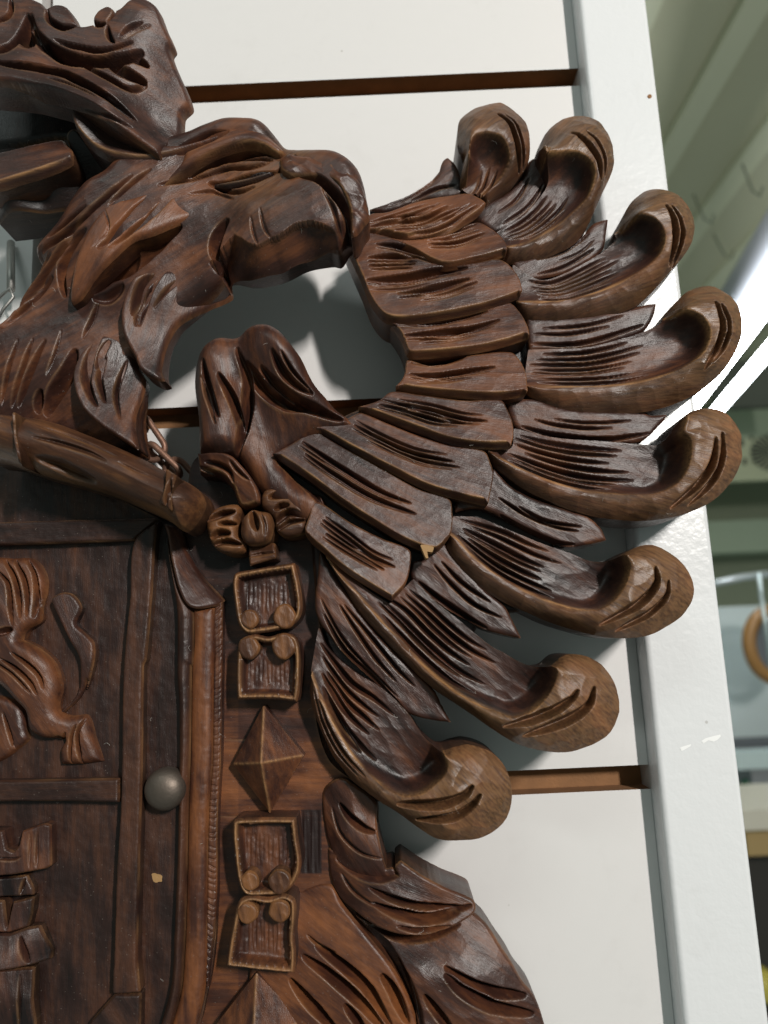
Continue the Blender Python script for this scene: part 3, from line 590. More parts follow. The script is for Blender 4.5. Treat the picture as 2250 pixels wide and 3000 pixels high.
# ---- head and neck -------------------------------------------------------------
hn_out = T('A', (985, 905), (1080, 915)) + T('B', (0, 325), (130, 277), (260, 250), (400, 254), (490, 272), (560, 330), (640, 412), (700, 428), (800, 445), (920, 470), (1000, 500), (1080, 560), (1130, 630), (1160, 740), (1172, 812), (1130, 880), (1095, 950), (1040, 990), (985, 1068), (930, 1062), (760, 1092), (620, 1160), (500, 1195), (400, 1205), (245, 1185), (220, 1245), (150, 1310), (0, 1420)) + \
    T('E', (1120, 622), (1060, 720), (1010, 760), (860, 880), (870, 1080), (842, 1220), (840, 1330), (840, 1440), (600, 1500), (300, 1420), (-120, 1400), (-120, 690), (0, 560), (90, 420), (180, 290), (245, 215)) + T('A', (205, 1650), (200, 1570), (380, 1430), (560, 1230), (700, 1150), (800, 1040))
head = relief('head_and_neck', crest, hn_out, 38, 25, lift=LIFT, mat=WOOD, tone=.5, grain=-30, fac=(64, .75, 1.7), res=2.5, rnd=(46, 8), steps=[(T('B', (1010, 975), (960, 950), (900, 925), (800, 905), (700, 925), (600, 990), (545, 1004), (455, 1038), (380, 1012), (300, 940), (262, 870)), 64, 13.0, 110, -1, 43.5)],
    h=[(*T('B', p)[0], z) for p, z in (((0, 400), 43), ((400, 330), 45), ((620, 450), 42), ((850, 520), 47), ((1060, 650), 47), ((1110, 800), 42), ((300, 480), 42), ((200, 620), 40), ((450, 640), 42), ((650, 620), 45), ((850, 720), 46.5), ((940, 860), 45.5), ((600, 760), 46), ((400, 760), 45), ((450, 950), 44), ((800, 890), 45.5), ((650, 1040), 45), ((350, 1100), 43), ((960, 1000), 43), ((200, 900), 40), ((0, 800), 42))] +
      [(*T('E', p)[0], z) for p, z in (((1200, 300), 37), ((900, 150), 42), ((600, 100), 44), ((250, 350), 36), ((100, 600), 36), ((400, 650), 37), ((700, 600), 36), ((0, 900), 37), ((300, 1000), 37), ((600, 1100), 35), ((800, 1000), 33), ((200, 1300), 31), ((600, 1400), 27), ((0, 1350), 31))],
    strokes=[(T('B', (-120, 620), (0, 530), (200, 432), (380, 378), (490, 392), (585, 437)), 36, 5, dict(skew=.4)), (T('B', (0, 585), (150, 500), (330, 452), (450, 452), (555, 482)), 17, 2.4), (T('B', (80, 590), (250, 535), (400, 522), (530, 495)), 13, 1.8),
             (T('B', (130, 632), (250, 642), (400, 600), (575, 565)), 30, 3.6), (T('B', (-200, 640), (0, 600), (150, 570)), 14, 1.6), (T('B', (180, 668), (330, 692), (440, 660)), 16, 1.8), (T('B', (560, 570), (640, 530), (700, 450)), 18, 1.8),
             (T('B', (725, 600), (850, 622), (950, 705), (1018, 815), (1040, 965)), 26, 3.2, dict(skew=-.3)), (T('B', (870, 660), (940, 765), (975, 880), (1000, 970)), 13, 1.2), (T('B', (-90, 420), (30, 370), (130, 325), (265, 293)), 36, 3),
             (T('B', (265, 865), (215, 950), (182, 1060), (215, 1165)), 34, 4), (T('B', (470, 800), (500, 920), (540, 990)), 10, .8), (T('B', (410, 850), (430, 960), (455, 1030)), 10, .8),
             (T('E', (865, 110), (790, 240), (660, 380), (470, 490)), 50, 5), (T('E', (1170, 10), (1000, 130), (850, 265), (700, 380)), 56, 5.5),
             (T('E', (480, 60), (350, 250), (200, 430), (0, 600)), 22, 2.5), (T('E', (345, 350), (200, 510), (0, 690)), 38, 3), (T('E', (560, 40), (450, 190), (405, 330), (425, 490)), 30, 3.4),
             (T('E', (495, 825), (450, 990), (370, 1130), (310, 1270)), 44, 4.4), (T('E', (218, 755), (150, 950), (85, 1215)), 15, 1.8), (T('E', (298, 765), (220, 930), (130, 1215)), 20, 2.2), (T('E', (272, 1085), (266, 1170), (255, 1250)), 26, 2.6),
             (T('E', (440, 120), (310, 330), (150, 520), (20, 640)), 12, 1.5), (T('E', (330, 200), (220, 330), (90, 480)), 16, 1.8), (T('E', (120, 760), (60, 960), (20, 1200)), 14, 1.6), (T('E', (400, 700), (360, 850), (300, 1000)), 10, 1), (T('E', (640, 520), (600, 640), (540, 760)), 14, 1.2), (T('A', (860, 1130), (740, 1230), (560, 1400), (420, 1560)), 16, 1.8), (T('A', (980, 1090), (860, 1180), (700, 1330)), 12, 1.4), (T('B', (0, 700), (160, 690), (300, 740)), 12, 1),
             (T('A', (300, 1540), (420, 1440), (560, 1330)), 14, 1.8), (T('A', (260, 1620), (400, 1520), (560, 1390)), 18, 2.2), (T('E', (600, 500), (700, 480), (800, 400)), 30, 2)],
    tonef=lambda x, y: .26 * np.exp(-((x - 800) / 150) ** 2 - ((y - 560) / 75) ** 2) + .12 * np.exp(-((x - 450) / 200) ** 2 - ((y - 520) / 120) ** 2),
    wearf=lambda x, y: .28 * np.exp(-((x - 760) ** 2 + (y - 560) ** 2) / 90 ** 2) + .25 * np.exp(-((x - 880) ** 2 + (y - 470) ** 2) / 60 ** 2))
tip = lambda k, *p: T(k, *p)
relief('neck_feather', head, T(None, (196, 880), (229, 862), (271, 816), (325, 765), (389, 708), (437, 687), (500, 651), (565, 610), (600, 560), (560, 520), (480, 520), (392, 569), (316, 590), (286, 620), (250, 681), (223, 741), (205, 801), (193, 862)),
       45, 36, h=[(196, 878, 42.5), (240, 800, 45), (300, 750, 46.5), (370, 700, 46.5), (400, 650, 46.5), (440, 660, 45), (500, 580, 43), (560, 560, 39), (590, 540, 36), (300, 640, 45.5)], lift=LIFT, mat=WOOD, tone=.70, grain=-55, rnd=(18, 2.5), fac=(50, .5),
       strokes=[(T('A', (630, 1610), (760, 1480), (900, 1350), (1050, 1230), (1120, 1180)), 36, 3.4), (T('A', (700, 1600), (850, 1480), (1000, 1360), (1140, 1240)), 24, 2.8), (T('A', (590, 1610), (700, 1480), (650, 1300)), 8, .8)])
relief('neck_feather', head, T('E', (1250, 192), (1100, 285), (960, 330), (880, 372), (820, 480), (785, 600), (800, 740), (860, 860), (905, 952), (1000, 1008), (1047, 1000), (1022, 950), (1030, 830), (1060, 720), (1120, 620), (1250, 512), (1400, 392), (1442, 338), (1400, 210)),
       40, 27, h=[(*T('E', p)[0], z) for p, z in (((1250, 250), 33.5), ((1390, 240), 27), ((1050, 330), 39.5), ((900, 450), 41), ((830, 650), 40), ((950, 600), 38), ((1100, 500), 37), ((1300, 400), 31), ((950, 900), 38), ((1010, 980), 38), ((1000, 760), 36))], lift=LIFT, mat=WOOD, tone=.40, grain=110, rnd=(16, 2.2), fac=(48, .5),
       strokes=[(T('E', (1250, 195), (1120, 255), (1030, 340), (960, 480), (900, 680)), 22, 3), (T('E', (1010, 315), (930, 400), (885, 510), (860, 610)), 22, 2.8), (T('E', (1180, 390), (1080, 460), (1000, 570)), 10, 1.4), (T('E', (960, 420), (900, 560), (880, 680)), 13, 1.8)])
relief('neck_feather', head, T('E', (492, 835), (468, 1000), (530, 1200), (640, 1310), (760, 1390), (882, 1468), (850, 1330), (842, 1220), (872, 1080), (882, 970), (830, 880), (780, 750), (700, 690), (620, 700), (550, 760)),
       41, 27, h=[(*T('E', p)[0], z) for p, z in (((520, 850), 38), ((500, 1000), 41), ((600, 1250), 41), ((760, 1370), 40), ((700, 1000), 36), ((640, 750), 37), ((820, 1000), 34), ((800, 1250), 37), ((860, 1440), 39))], lift=LIFT, mat=WOOD, tone=.42, grain=100, rnd=(14, 1.8), fac=(50, .6),
       strokes=[(T('E', (668, 725), (600, 860), (568, 1000), (590, 1110), (632, 1195)), 24, 3), (T('E', (718, 775), (660, 880), (640, 960)), 20, 2.4), (T('E', (690, 880), (655, 1010), (685, 1175)), 16, 2.2), (T('E', (830, 900), (760, 1100), (780, 1280)), 14, 1.5)])
relief('eye', head, T('B', (140, 634), (260, 606), (380, 580), (470, 548), (565, 552), (500, 592), (400, 618), (260, 650)), 43, 34, h=43.2, lift=LIFT, mat=WOODD, tone=.45, grain=-15, rnd=(14, 2.2), res=2.2, strokes=[(T('B', (180, 632), (320, 605), (520, 560)), 9, 1)])
relief('beak', head, T('B', (575, 440), (640, 410), (700, 426), (800, 443), (920, 468), (1000, 498), (1080, 558), (1132, 630), (1162, 740), (1174, 812), (1135, 875), (1095, 940), (1058, 968), (1052, 900), (1046, 790), (1000, 690), (930, 622), (850, 592), (740, 585), (650, 588), (600, 540)), 47, 30,
       h=[(*T('B', p)[0], z) for p, z in (((600, 470), 44), ((640, 560), 46), ((750, 470), 46), ((850, 560), 47.2), ((950, 520), 46.5), ((1000, 650), 47), ((1080, 620), 46.5), ((1050, 800), 45.5), ((1130, 760), 45), ((1070, 930), 46), ((1130, 840), 43))], lift=LIFT, mat=WOOD, tone=.56, grain=30, rnd=(20, 2.6), cham=(7, 1.6, (-.6, 1)), fac=(56, 2.6, 1.2), strokes=[(T('B', (900, 490), (990, 530), (1070, 585)), 16, 1.2)])
relief('brow', head, T('A', (1180, 905),) + T('B', (20, 318), (130, 275), (260, 248), (400, 252), (490, 270), (560, 328), (642, 412), (585, 440), (490, 395), (380, 380), (200, 434), (60, 500), (-120, 600), (-220, 640), (-160, 560), (-60, 470)), 46, 30,
       h=[(*T('B', p)[0], z) for p, z in (((-150, 580), 42), ((0, 450), 46), ((150, 380), 47), ((100, 310), 43), ((350, 300), 46), ((350, 360), 48), ((500, 370), 48), ((520, 310), 44), ((600, 420), 45))], lift=LIFT, mat=WOOD, tone=.62, grain=-20, rnd=(24, 4), cham=(7, 2, (0, 1)), fac=(55, .7), strokes=[(T('B', (-110, 430), (20, 375), (130, 328), (268, 293)), 40, 2)])
relief('brow_crest', head, T('A', (515, 765), (540, 745), (640, 785), (780, 842), (920, 893), (1000, 918), (1120, 918), (1260, 880), (1400, 830), (1490, 838), (1380, 880), (1250, 935), (1100, 1000), (960, 1040), (820, 1045), (700, 1025), (610, 985), (535, 905), (512, 830)),
       46, 34, h=[(*T('A', p)[0], z) for p, z in (((530, 780), 52), ((560, 890), 50), ((700, 900), 47), ((700, 1010), 49), ((900, 960), 46), ((1000, 1010), 46), ((1200, 920), 44), ((1400, 850), 43))], lift=LIFT, mat=WOOD, tone=.36, grain=15, rnd=(12, 2), cham=(16, 3, (0, 1)), fac=(60, .5))

# ---- crown ----------------------------------------------------------------------
crown = relief('crown', crest, T('A', (-120, -60), (150, -60), (260, -10), (300, 40), (350, 10), (420, 15), (470, 70), (512, 150), (590, 142), (586, 80), (620, 22), (690, 0), (752, 42), (830, -10), (900, -40), (1005, 0), (1050, 100), (1092, 190), (1070, 232), (1168, 470), (1115, 560), (1097, 690), (1060, 770), (1000, 842), (985, 905), (880, 862), (740, 812), (600, 742), (450, 672), (300, 627), (150, 592), (-120, 568)),
    56, 45, lift=LIFT, gd=1.15, gw=.78, mat=WOOD, tone=.42, grain=10, rnd=(16, 4), fac=(75, 1.0), res=2.8,
    h=[(*T('A', p)[0], z) for p, z in (((0, 50), 54), ((190, 60), 55), ((400, 80), 56), ((300, 170), 57), ((500, 220), 56), ((690, 220), 56), ((650, 60), 54), ((850, 70), 57), ((1000, 200), 54), ((1050, 350), 50), ((1130, 470), 46), ((1080, 650), 46), ((980, 780), 46), ((100, 230), 54), ((0, 360), 57), ((200, 370), 58), ((0, 480), 60), ((400, 560), 60), ((600, 480), 57), ((700, 640), 58), ((850, 780), 53), ((900, 400), 53), ((1000, 520), 50), ((400, 420), 55), ((800, 330), 55))],
    strokes=[(T('A', (-60, 340), (60, 300), (140, 210), (185, 95)), 50, 8), (T('A', (200, 95), (225, 200), (300, 290), (430, 365), (600, 395), (800, 378), (945, 372)), 56, 9, dict(skew=.2)), (T('A', (185, 180), (190, 260), (220, 310)), 70, 7),
             (T('A', (345, 255), (500, 300), (660, 322), (870, 288)), 24, 3.5), (T('A', (-60, 400), (150, 425), (380, 465), (560, 545), (750, 660), (895, 805)), 44, 6.5), (T('A', (-60, 535), (150, 550), (350, 590), (520, 645), (700, 735), (870, 850)), 30, 5),
             (T('A', (540, 430), (720, 510), (850, 600), (985, 625)), 26, 4), (T('A', (700, 420), (830, 480), (985, 610)), 44, 6), (T('A', (850, 395), (930, 425), (990, 490)), 26, 4), (T('A', (640, 600), (760, 690), (870, 800)), 16, 2.5), (T('A', (300, 510), (480, 560), (640, 640)), 12, 1.6),
             (T('A', (770, 250), (830, 190), (925, 145)), 22, 2.2), (T('A', (800, 262), (880, 202), (985, 175)), 14, 1.5), (T('A', (700, 170), (715, 240), (745, 280)), 22, 4), (T('A', (310, 60), (320, 120), (400, 170), (500, 165)), 26, 4), (T('A', (600, 140), (650, 160), (690, 150)), 26, 6), (T('A', (745, 30), (735, 90), (690, 150)), 18, 3), (T('A', (-40, 140), (60, 90), (70, -20)), 26, 4)])
relief('crown_lining', crown, T('A', (-120, 540), (150, 570), (400, 640), (600, 730), (760, 820), (700, 930), (520, 915), (390, 885), (150, 925), (-120, 960)), 34, 20, h=34, lift=LIFT, mat=WOODD, tone=.05, res=4.5, rnd=(20, 2))  # shadow inside the crown is put into the colour by the very dark tone
relief('crown_band', crown, T('A', (-120, 955), (0, 935), (180, 900), (385, 876), (420, 920), (462, 965), (458, 1040), (300, 1118), (150, 1165), (0, 1207), (-120, 1225)), 44, 16, h=[(*T('A', p)[0], z) for p, z in (((0, 950), 40), ((200, 920), 41), ((0, 1190), 45), ((250, 1110), 45), ((420, 1000), 44), ((390, 900), 42))], lift=LIFT, mat=WOOD, tone=.52, grain=-8, rnd=(10, 1), cham=(14, 3, (0.1, 1)), fac=(60, .5))
relief('crown_band', crown, T('A', (-120, 1200), (0, 1190), (300, 1105), (462, 1030), (470, 930), (530, 905), (620, 990), (760, 1035), (860, 1040), (800, 1090), (690, 1160), (560, 1232), (300, 1280), (0, 1322), (-120, 1335)), 38, 14, h=[(*T('A', p)[0], z) for p, z in (((0, 1210), 40), ((300, 1130), 40), ((500, 960), 40), ((0, 1310), 29), ((300, 1270), 29), ((560, 1220), 29), ((700, 1140), 31), ((800, 1060), 36))], lift=LIFT, mat=WOODD, tone=.22, grain=-8, rnd=(8, 1))  # shaded underside of the band: its shade is painted in with darker wood

# ---- back board and shield -------------------------------------------------------
board = relief('backboard', crest, T(None, (-60, 1300), (250, 1345), (420, 1430), (545, 1480), (572, 1345), (680, 1330), (900, 1480), (960, 1650), (935, 1850), (915, 2000), (960, 2220), (1100, 2350), (1100, 2560), (1180, 2760), (1260, 3080), (-60, 3080)), 24, 10, h=24, mat=BOARD, res=4.5, tone=.42, grain=0, rough=.06,
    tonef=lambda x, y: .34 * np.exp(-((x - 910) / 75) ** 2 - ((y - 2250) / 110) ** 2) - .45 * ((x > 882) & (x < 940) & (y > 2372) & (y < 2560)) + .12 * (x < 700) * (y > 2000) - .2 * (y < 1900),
    strokes=[(T(None, (648, 2165), (690, 2166), (740, 2165)), 5, .4), (T(None, (640, 2390), (680, 2391), (720, 2390)), 5, .4)] +
            [(T(None, (886 + 11 * k, 2375), (887 + 11 * k, 2470), (888 + 11 * k, 2560)), 5, .7, dict(wear=0)) for k in range(5)])
shield = relief('shield', crest, T('I', (-120, 100), (300, 200), (700, 330), (1000, 470), (1060, 505), (1150, 540), (1200, 700), (1290, 850), (1400, 970), (1438, 1012)) + T('M', (1440, 0), (1430, 500), (1415, 1000)) + T('Q', (1405, 700), (1398, 1100), (1345, 1450), (1230, 1720), (-120, 1720)), 27, 12, h=27.2, mat=WOODD, res=4, tone=.52, grain=90, rough=.10, fac=(60, .3))
bar = dict(rnd=(9, 1.6), rough=.1, fac=(60, .25), edgewear=.6)
relief('rail', shield, T('I', (-120, 510), (0, 506), (500, 490), (1000, 480), (1022, 492), (862, 626), (500, 640), (-120, 660)), 32, 25, h=32, mat=WOODD, tone=.45, grain=0, smooth_outline=False, **bar)
relief('stile', shield, T('I', (1024, 490), (1000, 640), (985, 900), (942, 1400)) + T('M', (925, 0), (915, 700), (900, 1200)) + T('Q', (890, 900), (885, 1250), (905, 1460), (735, 1470), (722, 1450), (735, 1150), (748, 700), (776, 220)) + T('M', (790, 100),) + T('I', (805, 1300), (835, 1000), (863, 630)), 33, 25, h=33, mat=WOODD, tone=.62, grain=90, **bar)
relief('rail', shield, T('M', (-120, 748), (300, 742), (772, 732), (770, 890), (400, 882), (-120, 884)), 32, 25, h=32.3, mat=WOODD, tone=.55, grain=0, smooth_outline=False, **bar)
relief('rail', shield, T('Q', (738, 1472), (906, 1474), (900, 1720), (540, 1720), (580, 1650)), 33, 25, h=32.6, mat=WOODD, tone=.5, grain=60, smooth_outline=False, **bar)
relief('molding', shield, T('I', (1075, 560), (1105, 750), (1155, 930), (1238, 1065), (1245, 1250), (1240, 1500)) + T('M', (1228, 0), (1222, 500)) + T('Q', (1205, 300), (1195, 800), (1180, 1200), (1160, 1450), (1085, 1720), (1015, 1720), (1090, 1430), (1110, 1100), (1130, 600), (1140, 200)) + T('M', (1145, 300),) + T('I', (1130, 1500), (1130, 1100), (1095, 850), (1065, 650)), 33, 25, h=33, mat=WOODD, tone=.6, grain=90, rnd=(34, 4), edgewear=.9, rough=.12)
relief('molding', shield, T('I', (1240, 1063), (1382, 1058), (1385, 1300)) + T('M', (1378, 0), (1370, 600)) + T('Q', (1345, 300), (1335, 900), (1325, 1400), (1240, 1720), (1090, 1720), (1165, 1450), (1185, 1200), (1200, 800), (1212, 300)) + T('M', (1228, 400), (1234, 0)) + T('I', (1246, 1300),), 31, 25, h=31, mat=BOARD, tone=.62, grain=90, rnd=(30, 2.4), edgewear=.4, rough=.1)
relief('molding', shield, T('I', (1060, 515), (1150, 545), (1200, 700), (1290, 850), (1400, 970), (1436, 1012), (1390, 1050), (1240, 1060), (1160, 930), (1112, 750), (1085, 600)), 33, 25, h=[(*T('I', p)[0], z) for p, z in (((1090, 560), 33), ((1170, 650), 31), ((1140, 800), 33.5), ((1240, 900), 32), ((1220, 1010), 34), ((1360, 1010), 31.5), ((1410, 990), 28.5), ((1260, 830), 28.5))], mat=WOOD, tone=.4, grain=55, rnd=(12, 1.5), fac=(40, .4))
rope_l = T('I', (1388, 1060), (1388, 1400)) + T('M', (1382, 0), (1374, 600)) + T('Q', (1350, 300), (1338, 900), (1328, 1400))
rope_r = T('I', (1438, 1015), (1440, 1400)) + T('M', (1438, 0), (1428, 600)) + T('Q', (1408, 300), (1400, 900), (1345, 1450))
RL, RR = spline(rope_l, False, 6), spline(rope_r, False, 6)
nst = []
for k in range(58):
    t = (k + .5) / 58 + random.uniform(-.003, .003); a = RL[int(t * (len(RL) - 1))]; b = RR[min(len(RR) - 1, int(t * (len(RR) - 1)))]
    nst.append(([tuple(a), tuple((a + b) / 2 + np.array([0, 2])), tuple(b + np.array([0, -4 if k % 3 else 3]))], 7, random.uniform(.15, .5), dict(wear=.3)))
relief('molding', shield, rope_l + rope_r[::-1], 29, 24, h=29.2, mat=WOOD, tone=.5, grain=90, rnd=(8, 1), strokes=nst, res=2.2)

# stud
def stud(px, py, r_px, h0, hh, parent):
    c = wall_pt(np.array(px), np.array(py), np.array(h0)); R = r_px * 0.124 / 1000
    V = []; F = []; n = 48; rings = 14
    V.append((c[0], c[1] - hh / 1000, c[2]))
    for j in range(1, rings + 1):
        a = j / rings * math.pi / 2
        for k in range(n):
            t = 2 * math.pi * k / n; V.append((c[0] + R * math.sin(a) * math.cos(t), c[1] - hh / 1000 * math.cos(a), c[2] + R * math.sin(a) * math.sin(t)))
    for k in range(n): F.append((0, 1 + k, 1 + (k + 1) % n))
    for j in range(rings - 1):
        for k in range(n):
            l = (k + 1) % n; F.append((1 + j*n + k, 1 + (j+1)*n + k, 1 + (j+1)*n + l, 1 + j*n + l))
    b0 = len(V)
    for k in range(n):
        v = V[1 + (rings-1)*n + k]; V.append((v[0], v[1] + .003, v[2]))
    for k in range(n):
        l = (k+1) % n; F.append((1 + (rings-1)*n + k, b0 + k, b0 + l, 1 + (rings-1)*n + l))
    me = bpy.data.meshes.new('stud'); me.from_pydata(V, [], F); me.update(); me.materials.append(IRON)
    for p in me.polygons: p.use_smooth = True
    o = link(bpy.data.objects.new('stud', me), parent); o['label'] = 'domed dark iron stud'
stud(484, 2312, 56, 32, 4.6, shield)
relief('chip', shield, T('Q', (978, 688), (996, 684), (1014, 690), (1034, 694), (1050, 704), (1046, 722), (1048, 742), (1026, 740), (1008, 748), (990, 738), (984, 716)), 28, 26, h=27.45, mat=SPLINT, res=2.2, smooth_outline=False)

# lion of the upper quarter
lion = relief('lion', shield, T('I', (-120, 720), (40, 735), (180, 735), (250, 800), (282, 900), (262, 1050), (255, 1150), (170, 1210), (150, 1270), (260, 1330), (350, 1420), (385, 1530)) + T('M', (392, 150), (372, 290), (440, 330), (545, 330), (600, 480), (655, 640), (540, 652), (470, 656), (375, 652), (370, 560), (398, 490), (330, 478), (262, 472), (188, 412), (168, 300), (100, 220), (0, 120), (-120, 60)),
    32, 25, mat=WOOD, tone=.62, grain=60, rnd=(30, 4.5), res=2.5, fac=(45, .5), h=[(*T('I', p)[0], z) for p, z in (((0, 800), 33), ((180, 850), 32), ((60, 1050), 34), ((0, 1300), 36), ((200, 1400), 36), ((320, 1530), 34), ((80, 1500), 36))] + [(*T('M', p)[0], z) for p, z in (((250, 200), 35), ((230, 380), 34), ((450, 420), 32), ((500, 600), 31), ((0, 50), 35))],
    strokes=[(T('I', (20, 745), (90, 850), (125, 1000), (130, 1130)), 16, 2.2), (T('I', (90, 745), (155, 860), (180, 1000), (170, 1120)), 15, 2.2), (T('I', (170, 745), (225, 850), (235, 1000), (210, 1130)), 14, 2), (T('I', (-20, 820), (50, 900), (70, 1050), (80, 1180)), 14, 2), (T('I', (80, 1200), (0, 1230), (-60, 1235)), 22, 2.5),
             (T('I', (70, 1350), (170, 1420), (250, 1500), (278, 1590)), 14, 2), (T('I', (0, 1390), (100, 1450), (190, 1540), (240, 1630)), 14, 2), (T('I', (-60, 1400), (80, 1490), (200, 1620)), 10, 1.4),
             (T('M', (420, 430), (400, 500), (370, 470), (330, 480)), 12, 1.6), (T('M', (490, 380), (460, 480), (455, 640)), 10, 1.4), (T('M', (550, 340), (505, 440), (530, 640)), 12, 1.6)])
relief('lion', shield, T('M', (-120, 190), (0, 200), (90, 235), (140, 290), (165, 420), (175, 480), (100, 550), (0, 620), (-120, 660)), 30, 25, h=30, mat=WOOD, tone=.62, grain=60, rnd=(22, 3), fac=(40, .5), strokes=[(T('M', (20, 300), (60, 420), (90, 540)), 12, 1.5)])
relief('lion_tail', shield, T('I', (338, 1010), (360, 985), (412, 964), (470, 975), (525, 1050), (520, 1090), (492, 1165), (560, 1235), (608, 1290), (610, 1400), (575, 1530), (530, 1640)) + T('M', (560, 90), (500, 210), (420, 290), (350, 355), (345, 330), (400, 270), (480, 190), (500, 60)) + T('I', (500, 1600), (518, 1400), (450, 1270), (385, 1130)), 31, 25,
       h=[(*T('I', p)[0], z) for p, z in (((360, 1000), 32.5), ((430, 1200), 32.5), ((515, 1390), 32.5), ((480, 1040), 31.6), ((530, 1270), 31.6), ((590, 1330), 32), ((560, 1500), 31.5))] + [(*T('M', p)[0], z) for p, z in (((520, 120), 30), ((400, 300), 29.5))], mat=WOOD, tone=.4, grain=70, rnd=(10, 1.5), edgewear=.7, res=2.4)
# castle of the lower quarter
castle = empty('castle'); castle.parent = shield
cb = dict(mat=WOOD, grain=85, res=2.3, rnd=(7, 1.3), fac=(40, .4), edgewear=.7, smooth_outline=False)
relief('tower_block', castle, T('Q', (-120, 1300), (215, 1300), (212, 1500), (226, 1640), (226, 1740), (-120, 1740)), 32, 25, h=[(*T('Q', p)[0], z) for p, z in (((0, 1320), 33), ((100, 1500), 34), ((190, 1400), 32), ((215, 1650), 32), ((0, 1650), 33.5))], tone=.3, strokes=[(T('Q', (130, 1340), (128, 1500), (132, 1700)), 10, .8)], **cb)
relief('tower_block', castle, T('Q', (-120, 1075), (60, 1080), (170, 1045), (235, 1045), (302, 1215), (292, 1275), (200, 1290), (-120, 1290)), 34, 25, h=[(*T('Q', p)[0], z) for p, z in (((0, 1100), 34), ((120, 1200), 35), ((200, 1080), 33), ((280, 1230), 30.5), ((0, 1270), 37))], tone=.28, strokes=[(T('Q', (135, 1090), (160, 1180), (192, 1262)), 18, 1.8)], **cb)
relief('tower_block', castle, T('Q', (-120, 850), (22, 862), (40, 1040), (75, 875), (205, 845), (195, 950), (172, 1040), (60, 1070), (-120, 1066)), 33, 25, h=33, tone=.34, tilt=((1, 0), -1.2), **cb)
relief('tower_block', castle, T('Q', (-120, 715), (165, 702), (205, 790), (205, 835), (60, 835), (-120, 838)), 32, 25, h=32.2, tone=.36, tilt=((1, 0), -1.2), strokes=[(T('Q', (158, 715), (145, 770), (128, 828)), 9, 1)], **cb)
relief('tower_block', castle, T('Q', (-120, 400), (28, 402), (50, 520), (90, 540), (122, 500), (142, 410), (280, 362), (318, 375), (322, 640), (290, 660), (100, 690), (-120, 700)), 33, 25, h=33.6, tone=.42, tilt=((1, 0), -1.4), strokes=[(T('Q', (-40, 575), (100, 585), (140, 570)), 10, .9), (T('Q', (198, 420), (194, 540), (190, 650)), 7, .5), (T('Q', (240, 410), (238, 540), (235, 650)), 9, .8)], **cb)

# ---- staff ------------------------------------------------------------------------
staff_o = T('I', (-140, -225), (0, -213), (300, -168), (600, -58), (850, 50), (1050, 158), (1130, 195), (1255, 275), (1302, 360), (1275, 440), (1200, 540), (1155, 548), (1060, 480), (900, 405), (700, 318), (400, 225), (130, 150), (0, 105), (-140, 85))
staff = relief('staff', crest, staff_o, 40, 20, h=47, lift=14.0, mat=WOODW, tone=.42, grain=24, rnd=(82, 15), fac=(70, .7), edgewear=.2,
    strokes=[(T('I', (270, 110), (370, 130), (520, 190), (640, 248)), 34, 3), (T('I', (270, -10), (430, 20), (620, 80), (740, 140)), 16, 1.2), (T('I', (300, -90), (520, -20), (800, 110)), 8, .7), (T('I', (800, 140), (900, 190), (1000, 230)), 8, .7)],
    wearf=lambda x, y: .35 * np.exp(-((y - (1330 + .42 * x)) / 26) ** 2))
relief('staff_ring', staff, T('I', (75, -205), (105, -200), (112, -150), (105, -80), (125, 0), (148, 60), (145, 110), (125, 140), (100, 110), (75, 50), (62, -40), (55, -120), (58, -180)), 48, 30, h=[(*T('I', p)[0], z) for p, z in (((85, -180), 46), ((80, -60), 50), ((110, 60), 49), ((120, 130), 44))], lift=14.0, mat=WOODW, tone=.35, grain=90, rnd=(12, 2.5), edgewear=.8)
relief('staff_ring', staff, T('I', (1050, 135), (1085, 165), (1138, 205), (1125, 270), (1110, 330), (1098, 420), (1085, 440), (1060, 405), (1010, 385), (1015, 330), (1040, 260)), 48, 28, h=[(*T('I', p)[0], z) for p, z in (((1060, 160), 44), ((1100, 220), 48), ((1060, 300), 50), ((1060, 390), 46), ((1090, 410), 45))], lift=14.0, mat=WOODW, tone=.4, grain=100, rnd=(12, 2.5), edgewear=.9, fac=(26, .9),
       strokes=[(T('I', (1065, 200), (1050, 290), (1025, 370)), 22, 2.4), (T('I', (1110, 230), (1090, 310), (1075, 400)), 16, 2)])

# ---- ribbon, bow and collar chain ---------------------------------------------------
ribbon = relief('ribbon', crest, T('F', (50, 940), (170, 938), (280, 965), (360, 1040), (420, 1120), (445, 1170), (462, 1250), (440, 1275), (330, 1290), (300, 1230), (280, 1170), (190, 1085), (50, 1060)), 40, 22, h=[(*T('F', p)[0], z) for p, z in (((80, 960), 40), ((80, 1040), 37), ((230, 990), 41), ((240, 1110), 39), ((350, 1080), 41), ((320, 1180), 39), ((400, 1230), 39))], mat=WOOD, tone=.5, grain=40, rnd=(10, 1.6), cham=(14, 2.5, (-.6, 1)), fac=(45, .6),
       strokes=[(T('F', (110, 1000), (200, 1015), (270, 1060), (300, 1140)), 16, 2.4), (T('F', (60, 1035), (150, 1060), (230, 1130), (270, 1230)), 14, 2), (T('F', (270, 990), (330, 1060), (400, 1120)), 12, 1.6)])
bow = relief('bow', crest, T('J', (372, 440), (410, 415), (455, 425), (520, 440), (545, 510), (525, 620), (450, 650), (372, 645), (332, 580), (340, 480)), 41, 22, h=41, mat=WOODW, tone=.55, grain=80, rnd=(28, 4.5), fac=(35, .7), strokes=[(T('J', (410, 425), (435, 490), (450, 565)), 26, 3.4), (T('J', (470, 440), (500, 520), (500, 600)), 10, 1)])
